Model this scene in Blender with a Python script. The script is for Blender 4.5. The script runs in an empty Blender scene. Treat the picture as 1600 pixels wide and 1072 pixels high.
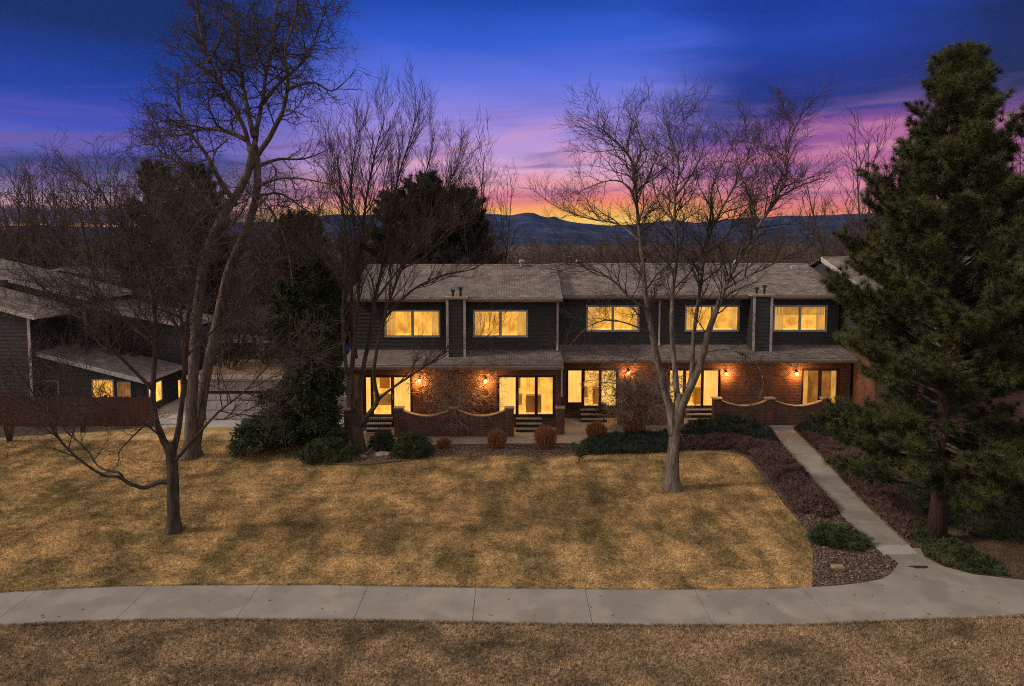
import bpy, bmesh, math, random
import numpy as np
from mathutils import Vector, noise as mnoise

R = math.radians
SC = bpy.context.scene
COL = SC.collection

# ------------------------------------------------------------------ camera
HAZE_D = 0.00002
F, H, PITCH, HOR = 1067.0, 8.8, R(4.0), 380.0
YPP = HOR + F * math.tan(PITCH)
cam = bpy.data.objects.new('camera', bpy.data.cameras.new('camera'))
COL.objects.link(cam)
cam.location = (0, 0, H)
cam.rotation_euler = (R(90) - PITCH, 0, 0)
cam.data.sensor_width = 36
cam.data.lens = 36 * F / 1600
cam.data.shift_y = -(536 - YPP) / 1600
cam.data.clip_end = 20000
SC.camera = cam

# ------------------------------------------------------------------ sky
def srgb(r, g, b, k=1.0):
    def f(c):
        c /= 255
        return (c / 12.92 if c <= .04045 else ((c + .055) / 1.055) ** 2.4) * k
    return (f(r), f(g), f(b), 1)

SUN_EL, SUN_AZ = R(33), R(-100)          # azimuth measured from +Y towards +X
world = bpy.data.worlds.new('World'); SC.world = world
world.use_nodes = True
nt = world.node_tree; nt.nodes.clear()
def N(t, typ, **kw):
    n = t.nodes.new(typ)
    for k, v in kw.items(): setattr(n, k, v)
    return n
def L(t, a, b): t.links.new(a, b)
def MA(t, op, a, b=None, c=None, clamp=False):
    n = N(t, 'ShaderNodeMath', operation=op, use_clamp=clamp)
    for i, v in enumerate((a, b, c)):
        if v is None: continue
        if isinstance(v, (int, float)): n.inputs[i].default_value = v
        else: L(t, v, n.inputs[i])
    return n.outputs[0]
def MR(t, v, a, b, c=0, d=1, smooth=False):
    n = N(t, 'ShaderNodeMapRange')
    if smooth: n.interpolation_type = 'SMOOTHSTEP'
    L(t, v, n.inputs[0])
    for i, x in enumerate((a, b, c, d)): n.inputs[i + 1].default_value = x
    return n.outputs[0]
def RAMP(t, v, stops, interp='LINEAR'):
    n = N(t, 'ShaderNodeValToRGB'); cr = n.color_ramp; cr.interpolation = interp
    while len(cr.elements) > 1: cr.elements.remove(cr.elements[-1])
    for i, (p, c) in enumerate(stops):
        e = cr.elements[0] if i == 0 else cr.elements.new(p)
        e.position = p; e.color = c
    L(t, v, n.inputs[0]); return n.outputs[0]
def MIX(t, f, a, b, typ='MIX'):
    n = N(t, 'ShaderNodeMix', data_type='RGBA', blend_type=typ)
    if isinstance(f, (int, float)): n.inputs[0].default_value = f
    else: L(t, f, n.inputs[0])
    for i, v in ((6, a), (7, b)):
        if isinstance(v, tuple): n.inputs[i].default_value = v
        else: L(t, v, n.inputs[i])
    return n.outputs[2]
tc = N(nt, 'ShaderNodeTexCoord')
sp = N(nt, 'ShaderNodeSeparateXYZ'); L(nt, tc.outputs['Generated'], sp.inputs[0])
x_, y_, z_ = sp.outputs
az = MA(nt, 'ARCTAN2', x_, y_)           # 0 ahead, + to the right
cb = N(nt, 'ShaderNodeCombineXYZ')
L(nt, MA(nt, 'ADD', MA(nt, 'MULTIPLY', az, 2.6), MA(nt, 'MULTIPLY', z_, 3.0)), cb.inputs[0])
L(nt, MA(nt, 'MULTIPLY', MA(nt, 'ADD', z_, MA(nt, 'MULTIPLY', az, .035)), 17.0), cb.inputs[1])
nz = N(nt, 'ShaderNodeTexNoise'); nz.inputs['Scale'].default_value = 1.25; nz.inputs['Detail'].default_value = 6
nz.inputs['Roughness'].default_value = .52; nz.inputs['Distortion'].default_value = .5
L(nt, cb.outputs[0], nz.inputs[0])
zn = MA(nt, 'ADD', MA(nt, 'ADD', z_, MA(nt, 'MULTIPLY', MA(nt, 'MAXIMUM', MA(nt, 'SUBTRACT', az, .15), 0.0), -.055)), MA(nt, 'MULTIPLY', MA(nt, 'SUBTRACT', nz.outputs[0], .5), MR(nt, z_, .08, .20, .12, .045)))
zlow = MR(nt, z_, 0.03, .11, 0, 1)
zz = MA(nt, 'ADD', MA(nt, 'MULTIPLY', zn, zlow), MA(nt, 'MULTIPLY', z_, MA(nt, 'SUBTRACT', 1.0, zlow)))
zt = MA(nt, 'MULTIPLY', zz, 2.0)
AMB = srgb(203, 191, 188)
def st(l, k=1.0): return [(p * 2 * k, srgb(*c)) for p, c in l] + [(.76, srgb(*l[-1][1])), (.90, AMB)]
center = RAMP(nt, zt, st([(0, (255, 215, 120)), (.034, (255, 206, 98)), (.046, (255, 176, 92)), (.058, (246, 140, 112)), (.068, (214, 118, 142)),
    (.080, (236, 160, 172)), (.10, (220, 168, 205)), (.135, (182, 150, 216)), (.18, (140, 130, 222)), (.225, (92, 112, 220)),
    (.28, (46, 88, 205)), (.325, (20, 66, 170))]))
left = RAMP(nt, zt, st([(0, (250, 190, 110)), (.026, (245, 170, 95)), (.031, (90, 66, 98)), (.052, (66, 60, 104)), (.062, (215, 160, 180)),
    (.085, (150, 135, 180)), (.105, (62, 72, 132)), (.122, (48, 58, 128)), (.145, (88, 90, 182)), (.18, (66, 78, 186)), (.235, (20, 58, 162)), (.28, (4, 48, 136)), (.33, (0, 36, 104))], .80))
right = RAMP(nt, zt, st([(0, (255, 190, 120)), (.032, (244, 140, 100)), (.05, (222, 122, 125)), (.08, (205, 118, 160)), (.115, (192, 108, 160)),
    (.15, (120, 66, 148)), (.165, (62, 54, 140)), (.19, (24, 42, 128)), (.23, (18, 46, 138)), (.28, (22, 60, 165)), (.32, (10, 50, 150))], .90))
far_r = RAMP(nt, zt, st([(0, (235, 150, 115)), (.05, (200, 110, 125)), (.10, (160, 90, 150)), (.15, (80, 56, 120)), (.19, (10, 30, 90)), (.25, (4, 26, 84)), (.32, (2, 28, 92))], .82))
azn = MA(nt, 'ADD', az, MA(nt, 'MULTIPLY', MA(nt, 'SUBTRACT', nz.outputs[0], .5), .25))
c1 = MIX(nt, MR(nt, azn, -.44, -.16, 0, 1, True), left, center)
c2 = MIX(nt, MR(nt, azn, .12, .36, 0, 1, True), c1, right)
c3 = MIX(nt, MR(nt, azn, .45, .66, 0, 1, True), c2, far_r)
# wisps of darker purple cloud
cb2 = N(nt, 'ShaderNodeCombineXYZ')
L(nt, MA(nt, 'MULTIPLY', az, 3.4), cb2.inputs[0]); L(nt, MA(nt, 'MULTIPLY', MA(nt, 'SUBTRACT', z_, MA(nt, 'MULTIPLY', az, .06)), 26.0), cb2.inputs[1])
nz2 = N(nt, 'ShaderNodeTexNoise'); nz2.inputs['Scale'].default_value = 1.5; nz2.inputs['Detail'].default_value = 7; nz2.inputs['Distortion'].default_value = 1.1
nz2.inputs['Roughness'].default_value = .55
L(nt, cb2.outputs[0], nz2.inputs[0])
wf = MA(nt, 'MULTIPLY', MR(nt, nz2.outputs[0], .44, .70, 0, .7, True), MA(nt, 'MULTIPLY', MR(nt, z_, .035, .07, 0, 1), MR(nt, z_, .13, .22, 1, 0.0)))
c4 = MIX(nt, wf, c3, srgb(112, 82, 150))
nz3 = N(nt, 'ShaderNodeTexNoise'); nz3.inputs['Scale'].default_value = 1.9; nz3.inputs['Detail'].default_value = 6; nz3.inputs['Distortion'].default_value = .6
L(nt, cb2.outputs[0], nz3.inputs[0])
pf = MA(nt, 'MULTIPLY', MR(nt, nz3.outputs[0], .48, .66, 0, .7, True), MA(nt, 'MULTIPLY', MR(nt, z_, .05, .07, 0, 1), MR(nt, z_, .12, .19, 1, 0.0)))
pf = MA(nt, 'MULTIPLY', pf, MR(nt, az, -.30, -.12, 0, .8, True))
c4 = MIX(nt, pf, c4, srgb(228, 150, 172))
# the sky behind the camera: unseen lilac-grey, brightened as fill like the zenith
back = MR(nt, y_, .05, -.35, 0, 1, True)
c5 = MIX(nt, back, c4, AMB)
bg = N(nt, 'ShaderNodeBackground'); L(nt, c5, bg.inputs[0]); bg.inputs[1].default_value = 1.0
skyt = N(nt, 'ShaderNodeTexSky'); skyt.sky_type = 'NISHITA'; skyt.sun_disc = False
skyt.sun_elevation = R(3); skyt.sun_rotation = SUN_AZ
bg2 = N(nt, 'ShaderNodeBackground'); L(nt, skyt.outputs[0], bg2.inputs[0]); bg2.inputs[1].default_value = 0.01
ad = N(nt, 'ShaderNodeAddShader'); L(nt, bg.outputs[0], ad.inputs[0]); L(nt, bg2.outputs[0], ad.inputs[1])
wo = N(nt, 'ShaderNodeOutputWorld'); L(nt, ad.outputs[0], wo.inputs[0])

# ------------------------------------------------------------------ sun (broad, soft)
sl = bpy.data.lights.new('sun', 'SUN'); sl.energy = 2.6; sl.angle = R(9); sl.color = (1.0, .86, .70)
so = bpy.data.objects.new('sun', sl); COL.objects.link(so)
sd = Vector((math.sin(SUN_AZ) * math.cos(SUN_EL), math.cos(SUN_AZ) * math.cos(SUN_EL), math.sin(SUN_EL)))
so.rotation_euler = sd.to_track_quat('Z', 'Y').to_euler()
SC.view_settings.view_transform = 'Standard'
SC.view_settings.look = 'None'
SC.view_settings.exposure = 0.0
SC.view_settings.gamma = 1.0
SC.cycles.filter_width = 1.05
SC.cycles.use_denoising = False
SC.cycles.sample_clamp_indirect = 1.5
SC.cycles.sample_clamp_direct = 8.0
SC.cycles.denoising_prefilter = 'ACCURATE'

# ------------------------------------------------------------------ measuring helpers
CP, SP_ = math.cos(PITCH), math.sin(PITCH)
def ray(px, py):
    dx, dy = px - 800, YPP - py
    return dx, F * CP + dy * SP_, -F * SP_ + dy * CP
def G(px, py, z=0.0):
    d = ray(px, py); t = (z - H) / d[2]
    return Vector((d[0] * t, d[1] * t, z))
def P(px, py, Y):
    d = ray(px, py); t = Y / d[1]
    return Vector((d[0] * t, Y, H + d[2] * t))
def ZP(py, Y): return P(800, py, Y).z
def XP(px, Y, z=2.0):
    fd = Y * CP - (z - H) * SP_
    return (px - 800) * fd / F

# ------------------------------------------------------------------ materials
MATS = {}
def mat(name, c1, c2=None, rough=.85, scale=3.0, detail=6, bump=0.0, bscale=30, stretch=(1, 1, 1), spec=.3, metal=0, c3=None, s3=.4, lo=.35, hi=.65, tint=None):
    if name in MATS: return MATS[name]
    m = bpy.data.materials.new(name); m.use_nodes = True
    t = m.node_tree; b = t.nodes['Principled BSDF']
    b.inputs['Roughness'].default_value = rough
    b.inputs['Specular IOR Level'].default_value = spec
    b.inputs['Metallic'].default_value = metal
    tc = N(t, 'ShaderNodeTexCoord'); mp = N(t, 'ShaderNodeMapping'); L(t, tc.outputs['Object'], mp.inputs[0])
    mp.inputs['Scale'].default_value = stretch
    if c2 is None: c2 = tuple(x * .8 for x in c1[:3])
    c1, c2 = (*c1[:3], 1), (*c2[:3], 1)
    n = N(t, 'ShaderNodeTexNoise'); n.inputs['Scale'].default_value = scale; n.inputs['Detail'].default_value = detail
    n.inputs['Roughness'].default_value = .6
    L(t, mp.outputs[0], n.inputs[0])
    col = RAMP(t, n.outputs[0], [(lo, c2), (hi, c1)])
    if c3 is not None:
        n3 = N(t, 'ShaderNodeTexNoise'); n3.inputs['Scale'].default_value = s3; n3.inputs['Detail'].default_value = 5
        L(t, tc.outputs['Object'], n3.inputs[0])
        col = MIX(t, MR(t, n3.outputs[0], .46, .62, 0, .85, True), col, (*c3[:3], 1))
    L(t, col, b.inputs['Base Color'])
    bdist = .07 if name.startswith('bark') else .02
    if bump:
        nb = N(t, 'ShaderNodeTexNoise'); nb.inputs['Scale'].default_value = bscale; nb.inputs['Detail'].default_value = 4
        L(t, mp.outputs[0], nb.inputs[0])
        bm_ = N(t, 'ShaderNodeBump'); bm_.inputs['Strength'].default_value = bump; bm_.inputs['Distance'].default_value = bdist
        L(t, nb.outputs[0], bm_.inputs['Height']); L(t, bm_.outputs[0], b.inputs['Normal'])
    MATS[name] = m
    return m

def brick_mat(name, c1, c2, mortar, bw=.22, bh=.075, ms=.012, vec='wall', rough=.9, bump=.5, var=1.0):
    m = bpy.data.materials.new(name); m.use_nodes = True
    t = m.node_tree; b = t.nodes['Principled BSDF']; b.inputs['Roughness'].default_value = rough
    b.inputs['Specular IOR Level'].default_value = .2
    tc = N(t, 'ShaderNodeTexCoord'); s = N(t, 'ShaderNodeSeparateXYZ'); L(t, tc.outputs['Object'], s.inputs[0])
    cx = N(t, 'ShaderNodeCombineXYZ')
    if vec == 'wall':
        L(t, MA(t, 'ADD', s.outputs[0], s.outputs[1]), cx.inputs[0]); L(t, s.outputs[2], cx.inputs[1])
    else:
        L(t, s.outputs[0], cx.inputs[0]); L(t, s.outputs[1], cx.inputs[1])
    br = N(t, 'ShaderNodeTexBrick'); L(t, cx.outputs[0], br.inputs[0])
    br.inputs['Scale'].default_value = 1; br.inputs['Brick Width'].default_value = bw; br.inputs['Row Height'].default_value = bh
    br.inputs['Mortar Size'].default_value = ms; br.inputs['Mortar Smooth'].default_value = .3
    br.inputs['Color1'].default_value = (*c1, 1); br.inputs['Color2'].default_value = (*c2, 1); br.inputs['Mortar'].default_value = (*mortar, 1)
    br.inputs['Bias'].default_value = -.1
    n = N(t, 'ShaderNodeTexNoise'); n.inputs['Scale'].default_value = 1.7; n.inputs['Detail'].default_value = 6; L(t, tc.outputs['Object'], n.inputs[0])
    v = MR(t, n.outputs[0], .3, .7, 1 - .35 * var, 1 + .3 * var)
    hs = N(t, 'ShaderNodeHueSaturation'); L(t, v, hs.inputs['Value']); L(t, br.outputs[0], hs.inputs['Color'])
    n4 = N(t, 'ShaderNodeTexNoise'); n4.inputs['Scale'].default_value = 38; n4.inputs['Detail'].default_value = 3; L(t, tc.outputs['Object'], n4.inputs[0])
    col = MIX(t, .5, hs.outputs[0], MIX(t, 1.0, hs.outputs[0], RAMP(t, n4.outputs[0], [(.35, (.45, .45, .45, 1)), (.7, (1.5, 1.5, 1.5, 1))]), 'MULTIPLY'))
    L(t, col, b.inputs['Base Color'])
    bm_ = N(t, 'ShaderNodeBump'); bm_.inputs['Strength'].default_value = bump; bm_.inputs['Distance'].default_value = .012
    L(t, MA(t, 'SUBTRACT', MA(t, 'MULTIPLY', n4.outputs[0], .3), br.outputs['Fac']), bm_.inputs['Height']); L(t, bm_.outputs[0], b.inputs['Normal'])
    MATS[name] = m
    return m

def lit_mat(name, col, k=1.0, folds=9.0, dark=.7, blotch=2.2):
    m = bpy.data.materials.new(name); m.use_nodes = True
    t = m.node_tree; b = t.nodes['Principled BSDF']
    b.inputs['Roughness'].default_value = .12; b.inputs['Base Color'].default_value = (.02, .02, .02, 1)
    tc = N(t, 'ShaderNodeTexCoord'); s = N(t, 'ShaderNodeSeparateXYZ'); L(t, tc.outputs['Object'], s.inputs[0])
    n = N(t, 'ShaderNodeTexNoise'); n.inputs['Scale'].default_value = blotch; n.inputs['Detail'].default_value = 3; L(t, tc.outputs['Object'], n.inputs[0])
    cx = N(t, 'ShaderNodeCombineXYZ'); L(t, MA(t, 'MULTIPLY', s.outputs[0], folds), cx.inputs[0]); L(t, MA(t, 'MULTIPLY', s.outputs[2], .5), cx.inputs[1])
    w = N(t, 'ShaderNodeTexNoise'); w.inputs['Scale'].default_value = 1.6; w.inputs['Detail'].default_value = 2; L(t, cx.outputs[0], w.inputs[0])
    f = MA(t, 'MULTIPLY', MR(t, n.outputs[0], .3, .7, dark, 1.08), MR(t, w.outputs[0], .3, .7, .86, 1.06))
    c = RAMP(t, f, [(.55, (col[0] * .72, col[1] * .5, col[2] * .35, 1)), (.95, (*col, 1))])
    L(t, c, b.inputs['Emission Color']); L(t, MA(t, 'MULTIPLY', f, k), b.inputs['Emission Strength'])
    m.cycles.emission_sampling = 'NONE'
    MATS[name] = m
    return m

brick = brick_mat('brick', (.15, .062, .040), (.085, .036, .028), (.15, .115, .09))
shingle = brick_mat('shingle', (.25, .21, .19), (.145, .12, .108), (.05, .04, .038), bw=.26, bh=.14, ms=.012, vec='roof', bump=.8, var=.8)
shingle_dark = brick_mat('shingle_dark', (.25, .21, .19), (.13, .105, .095), (.05, .04, .038), bw=.26, bh=.14, ms=.012, vec='roof', bump=.8, var=.8)
siding = mat('siding', (.050, .048, .048), (.030, .029, .030), rough=.65, scale=2.5, bump=.3, bscale=40, stretch=(1, 1, 6))
trim_tan = mat('trim_tan', (.34, .27, .21), (.25, .2, .16), rough=.6, scale=5)
trim_pale = mat('trim_pale', (.52, .47, .43), (.38, .34, .31), rough=.5, scale=6)
trim_white = mat('trim_white', (.52, .47, .45), (.38, .34, .33), rough=.55, scale=4)
door_brown = mat('door_brown', (.05, .024, .014), (.035, .018, .012), rough=.45, scale=8)
door_orange = mat('door_orange', (.24, .09, .03), (.18, .07, .025), rough=.45, scale=8)
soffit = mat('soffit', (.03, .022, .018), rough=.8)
metal_dark = mat('metal_dark', (.02, .02, .02), rough=.45, spec=.5)
metal_grey = mat('metal_grey', (.30, .29, .28), rough=.4, spec=.5)
concrete = mat('concrete', (.29, .265, .24), (.22, .20, .18), scale=.8, detail=9, bump=.15, bscale=60, rough=.9, c3=(.20, .18, .16), s3=.9)
concrete_new = mat('concrete_new', (.36, .35, .34), (.31, .30, .29), scale=2, bump=.1, bscale=60)
concrete_warm = mat('concrete_warm', (.40, .33, .26), (.30, .25, .2), scale=1.3, detail=8, bump=.1, bscale=60)
concrete_drive = mat('concrete_drive', (.42, .38, .36), (.33, .30, .285), scale=1.1, detail=8, bump=.1, bscale=60)
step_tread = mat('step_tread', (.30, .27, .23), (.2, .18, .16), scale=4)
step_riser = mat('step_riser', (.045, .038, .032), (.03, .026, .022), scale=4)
mulch = mat('mulch', (.17, .115, .095), (.035, .022, .02), scale=16, detail=8, bump=1.0, bscale=26, rough=1, c3=(.07, .045, .04), s3=.9, lo=.42, hi=.62)
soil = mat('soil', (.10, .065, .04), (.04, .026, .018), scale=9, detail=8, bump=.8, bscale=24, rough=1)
ground_m = mat('ground', (.085, .06, .035), (.04, .03, .02), scale=.5, detail=8, rough=1)
juniper_m = mat('juniper', (.085, .105, .038), (.018, .028, .014), scale=6, rough=.75)
bluegreen_m = mat('bluegreen', (.085, .105, .075), (.012, .018, .013), scale=7, rough=.75)
purple_m = mat('purple_twig', (.22, .13, .112), (.03, .018, .017), scale=9, rough=.85)
needle_m = mat('needle', (.090, .095, .030), (.018, .025, .010), scale=2.2, rough=.6, detail=3, lo=.4, hi=.62)
needle_dark = mat('needle_dark', (.060, .066, .032), (.016, .020, .012), scale=.9, rough=.7, detail=3)
ever_m = mat('evergreen', (.085, .105, .040), (.013, .020, .010), scale=2.2, rough=.6, detail=3)
redgrass_m = mat('redgrass', (.44, .19, .09), (.15, .065, .035), scale=14, rough=.9)
bark_dark = mat('bark_dark', (.095, .070, .058), (.032, .024, .02), scale=7, bump=.9, bscale=16, stretch=(1, 1, .25), rough=.95)
bark_grey = mat('bark_grey', (.17, .13, .105), (.05, .038, .032), scale=6, bump=1, bscale=14, stretch=(1, 1, .22), rough=.95)
bark_pale = mat('bark_pale', (.22, .175, .145), (.07, .054, .045), scale=7, bump=.8, bscale=18, stretch=(1, 1, .25), rough=.95)
bark_red = mat('bark_red', (.060, .030, .021), (.025, .012, .009), scale=8, bump=1, bscale=14, stretch=(1, 1, .3), rough=.95)
twig_dark = mat('twig_dark', (.085, .060, .052), (.038, .027, .024), scale=2)
twig_mid = mat('twig_mid', (.075, .055, .045), (.032, .023, .02), scale=2)
twig_pale = mat('twig_pale', (.21, .155, .125), (.10, .07, .056), scale=2)
twig_gold = mat('twig_gold', (.36, .27, .21), (.2, .14, .11), scale=2)
twig_red = mat('twig_red', (.12, .075, .058), (.05, .032, .027), scale=2)
rock_m = mat('rock', (.30, .25, .21), (.16, .13, .11), scale=5, bump=.6, bscale=12)
timber_m = mat('timber', (.14, .085, .06), (.06, .038, .03), scale=9, bump=.5, bscale=20, stretch=(1, 1, 1))
garage_m = mat('garage_paint', (.44, .40, .39), (.33, .30, .29), rough=.6, scale=2.5, detail=8)
fence_m = mat('fence_red', (.10, .032, .024), (.05, .018, .014), scale=5, stretch=(1, 1, .2), rough=.85)
lit_up = lit_mat('lit_upper', (1.0, .48, .07), 1.15, folds=5, dark=.72)
lit_dn = lit_mat('lit_lower', (1.0, .52, .10), 1.45, folds=9, dark=.74, blotch=1.3)
lit_br = lit_mat('lit_bright', (1.0, .60, .16), 1.8, folds=12, dark=.85, blotch=1.0)
lit_room = lit_mat('lit_room', (1.0, .49, .075), 1.3, folds=2.2, dark=.78, blotch=2.6)
lit_dim = lit_mat('lit_dim', (.62, .25, .045), .55, folds=8, dark=.6)
bulb_m = bpy.data.materials.new('bulb'); bulb_m.use_nodes = True
bb = bulb_m.node_tree.nodes['Principled BSDF']; bb.inputs['Emission Color'].default_value = (1, .5, .1, 1); bb.inputs['Emission Strength'].default_value = 30
bulb_m.cycles.emission_sampling = 'NONE'
dark_glass = mat('dark_glass', (.012, .012, .014), rough=.08, spec=.6)

# lawn: dry straw turf with duller greenish patches
def lawn_mat(name, straw, straw2, green, shade, bk=.50, gsc=.28):
    m = bpy.data.materials.new(name); m.use_nodes = True
    t = m.node_tree; b = t.nodes['Principled BSDF']; b.inputs['Roughness'].default_value = .95; b.inputs['Specular IOR Level'].default_value = .1
    tc = N(t, 'ShaderNodeTexCoord'); mp = N(t, 'ShaderNodeMapping'); L(t, tc.outputs['Object'], mp.inputs[0]); mp.inputs['Scale'].default_value = (1, 1.3, 1)
    def nz(s, d=6, r=.6, src=None):
        n = N(t, 'ShaderNodeTexNoise'); n.inputs['Scale'].default_value = s; n.inputs['Detail'].default_value = d; n.inputs['Roughness'].default_value = r
        L(t, (src or mp).outputs[0], n.inputs[0]); return n.outputs[0]
    fine = nz(13, 8, .8)
    c = RAMP(t, fine, [(.36, (*shade, 1)), (.49, (*straw2, 1)), (.62, (*straw, 1))])
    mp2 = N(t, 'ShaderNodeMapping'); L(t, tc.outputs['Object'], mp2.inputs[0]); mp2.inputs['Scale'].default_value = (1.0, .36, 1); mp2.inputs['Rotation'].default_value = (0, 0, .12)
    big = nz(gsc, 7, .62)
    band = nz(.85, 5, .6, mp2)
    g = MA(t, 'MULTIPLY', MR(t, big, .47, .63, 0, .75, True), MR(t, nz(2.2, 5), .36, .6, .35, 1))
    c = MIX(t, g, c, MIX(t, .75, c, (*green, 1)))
    mid = nz(.95, 6, .62)  # broad mottling paints soft tree-shadow patches into the turf colour
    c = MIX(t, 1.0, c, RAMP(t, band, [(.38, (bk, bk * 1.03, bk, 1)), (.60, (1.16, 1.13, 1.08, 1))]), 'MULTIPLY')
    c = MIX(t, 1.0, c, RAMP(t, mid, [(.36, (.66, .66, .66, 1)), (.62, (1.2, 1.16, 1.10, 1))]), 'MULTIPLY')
    L(t, c, b.inputs['Base Color'])
    bm_ = N(t, 'ShaderNodeBump'); bm_.inputs['Strength'].default_value = .9; bm_.inputs['Distance'].default_value = .03
    L(t, nz(14, 6, .7), bm_.inputs['Height']); L(t, bm_.outputs[0], b.inputs['Normal'])
    MATS[name] = m; return m
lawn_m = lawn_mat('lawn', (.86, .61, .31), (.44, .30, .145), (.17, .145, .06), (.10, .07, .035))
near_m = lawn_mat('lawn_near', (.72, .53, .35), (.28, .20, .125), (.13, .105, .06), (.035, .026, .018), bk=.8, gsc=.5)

# ------------------------------------------------------------------ mesh builders
def link(name, me, m, parent=None):
    o = bpy.data.objects.new(name, me); COL.objects.link(o)
    if m is not None:
        for mm in (m if isinstance(m, (list, tuple)) else [m]): me.materials.append(mm)
    if parent is not None: o.parent = parent
    return o
def tag(o, label=None, cat=None, group=None, kind=None):
    if label: o['label'] = label
    if cat: o['category'] = cat
    if group: o['group'] = group
    if kind: o['kind'] = kind
    return o
def thing(name, label, cat, loc=(0, 0, 0), group=None):
    o = bpy.data.objects.new(name, None); COL.objects.link(o); o.location = loc
    o.empty_display_size = .2
    return tag(o, label, cat, group)

class MB:
    def __init__(s): s.v = []; s.f = []
    def poly(s, pts):
        i = len(s.v); s.v += [tuple(p) for p in pts]; s.f.append(tuple(range(i, i + len(pts)))); return s
    def hexa(s, p):      # 8 points: bottom 4 ccw, top 4 ccw
        i = len(s.v); s.v += [tuple(q) for q in p]
        for f in ((0, 3, 2, 1), (4, 5, 6, 7), (0, 1, 5, 4), (1, 2, 6, 5), (2, 3, 7, 6), (3, 0, 4, 7)): s.f.append(tuple(i + k for k in f))
        return s
    def box(s, x0, x1, y0, y1, z0, z1):
        return s.hexa([(x0, y0, z0), (x1, y0, z0), (x1, y1, z0), (x0, y1, z0), (x0, y0, z1), (x1, y0, z1), (x1, y1, z1), (x0, y1, z1)])
    def extr_x(s, prof, x0, x1):      # closed profile [(y,z)] extruded along X
        n = len(prof); i = len(s.v)
        s.v += [(x0, y, z) for y, z in prof] + [(x1, y, z) for y, z in prof]
        s.f.append(tuple(i + k for k in range(n))[::-1]); s.f.append(tuple(i + n + k for k in range(n)))
        for k in range(n): s.f.append((i + k, i + (k + 1) % n, i + n + (k + 1) % n, i + n + k))
        return s
    def extr_y(s, prof, y0, y1):      # closed profile [(x,z)] extruded along Y
        n = len(prof); i = len(s.v)
        s.v += [(x, y0, z) for x, z in prof] + [(x, y1, z) for x, z in prof]
        s.f.append(tuple(i + k for k in range(n))); s.f.append(tuple(i + n + k for k in range(n))[::-1])
        for k in range(n): s.f.append((i + (k + 1) % n, i + k, i + n + k, i + n + (k + 1) % n))
        return s
    def tube(s, pts, rads, n=8, cap=True):
        pts = [Vector(p) for p in pts]; base = len(s.v); m = len(pts)
        up = Vector((0, 0, 1)); t0 = (pts[1] - pts[0]).normalized()
        a = t0.cross(up)
        if a.length < .2: a = t0.cross(Vector((1, 0, 0)))
        a.normalize()
        for i, p in enumerate(pts):
            t = (pts[min(i + 1, m - 1)] - pts[max(i - 1, 0)]).normalized()
            a = (a - t * a.dot(t)).normalized(); b = t.cross(a); r = rads[i]
            for k in range(n):
                c, q = CS[n][k]
                s.v.append(tuple(p + a * (c * r) + b * (q * r)))
        for i in range(m - 1):
            o = base + i * n
            for k in range(n):
                k2 = (k + 1) % n
                s.f.append((o + k, o + k2, o + n + k2, o + n + k))
        if cap:
            s.f.append(tuple(base + k for k in range(n))[::-1]); s.f.append(tuple(base + (m - 1) * n + k for k in range(n)))
        return s
    def build(s, name, m, parent=None, smooth=False):
        me = bpy.data.meshes.new(name); me.from_pydata(s.v, [], s.f); me.update()
        if smooth: me.polygons.foreach_set('use_smooth', [True] * len(me.polygons))
        return link(name, me, m, parent)
CS = {n: [(math.cos(2 * math.pi * k / n), math.sin(2 * math.pi * k / n)) for k in range(n)] for n in (3, 4, 5, 6, 8, 10, 12, 16)}

def np_mesh(name, V, Fc, m, parent=None, smooth=False):
    """V (n,3), Fc (m,k) with constant k"""
    V = np.ascontiguousarray(V, np.float32); Fc = np.ascontiguousarray(Fc, np.int32)
    me = bpy.data.meshes.new(name); k = Fc.shape[1]
    me.vertices.add(len(V)); me.vertices.foreach_set('co', V.ravel())
    me.loops.add(Fc.size); me.loops.foreach_set('vertex_index', Fc.ravel())
    me.polygons.add(len(Fc)); me.polygons.foreach_set('loop_start', np.arange(0, Fc.size, k, dtype=np.int32))
    me.update(calc_edges=True)
    if smooth: me.polygons.foreach_set('use_smooth', np.ones(len(Fc), bool))
    return link(name, me, m, parent)

def needles(rng, pos, axis, k, length, width, spread=.8, back=.0, jitter=.3):
    """radiating needle brush (thin triangles) at each point; returns V, F"""
    n = len(pos)
    p = np.repeat(pos, k, 0); a = np.repeat(axis, k, 0)
    d = rng.normal(size=(n * k, 3)); d /= np.linalg.norm(d, axis=1)[:, None]
    d = a * (1 - spread * .5) + d * spread; d /= np.linalg.norm(d, axis=1)[:, None] + 1e-9
    Ln = length * (1 - jitter + 2 * jitter * rng.random(n * k))[:, None]
    p = p - a * (back * rng.random(n * k))[:, None]
    s = np.cross(d, rng.normal(size=(n * k, 3))); s /= np.linalg.norm(s, axis=1)[:, None] + 1e-9
    s *= width * .5
    V = np.empty((n * k, 3, 3)); V[:, 0] = p - s; V[:, 1] = p + s; V[:, 2] = p + d * Ln
    Fc = np.arange(n * k * 3).reshape(-1, 3)
    return V.reshape(-1, 3), Fc

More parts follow.
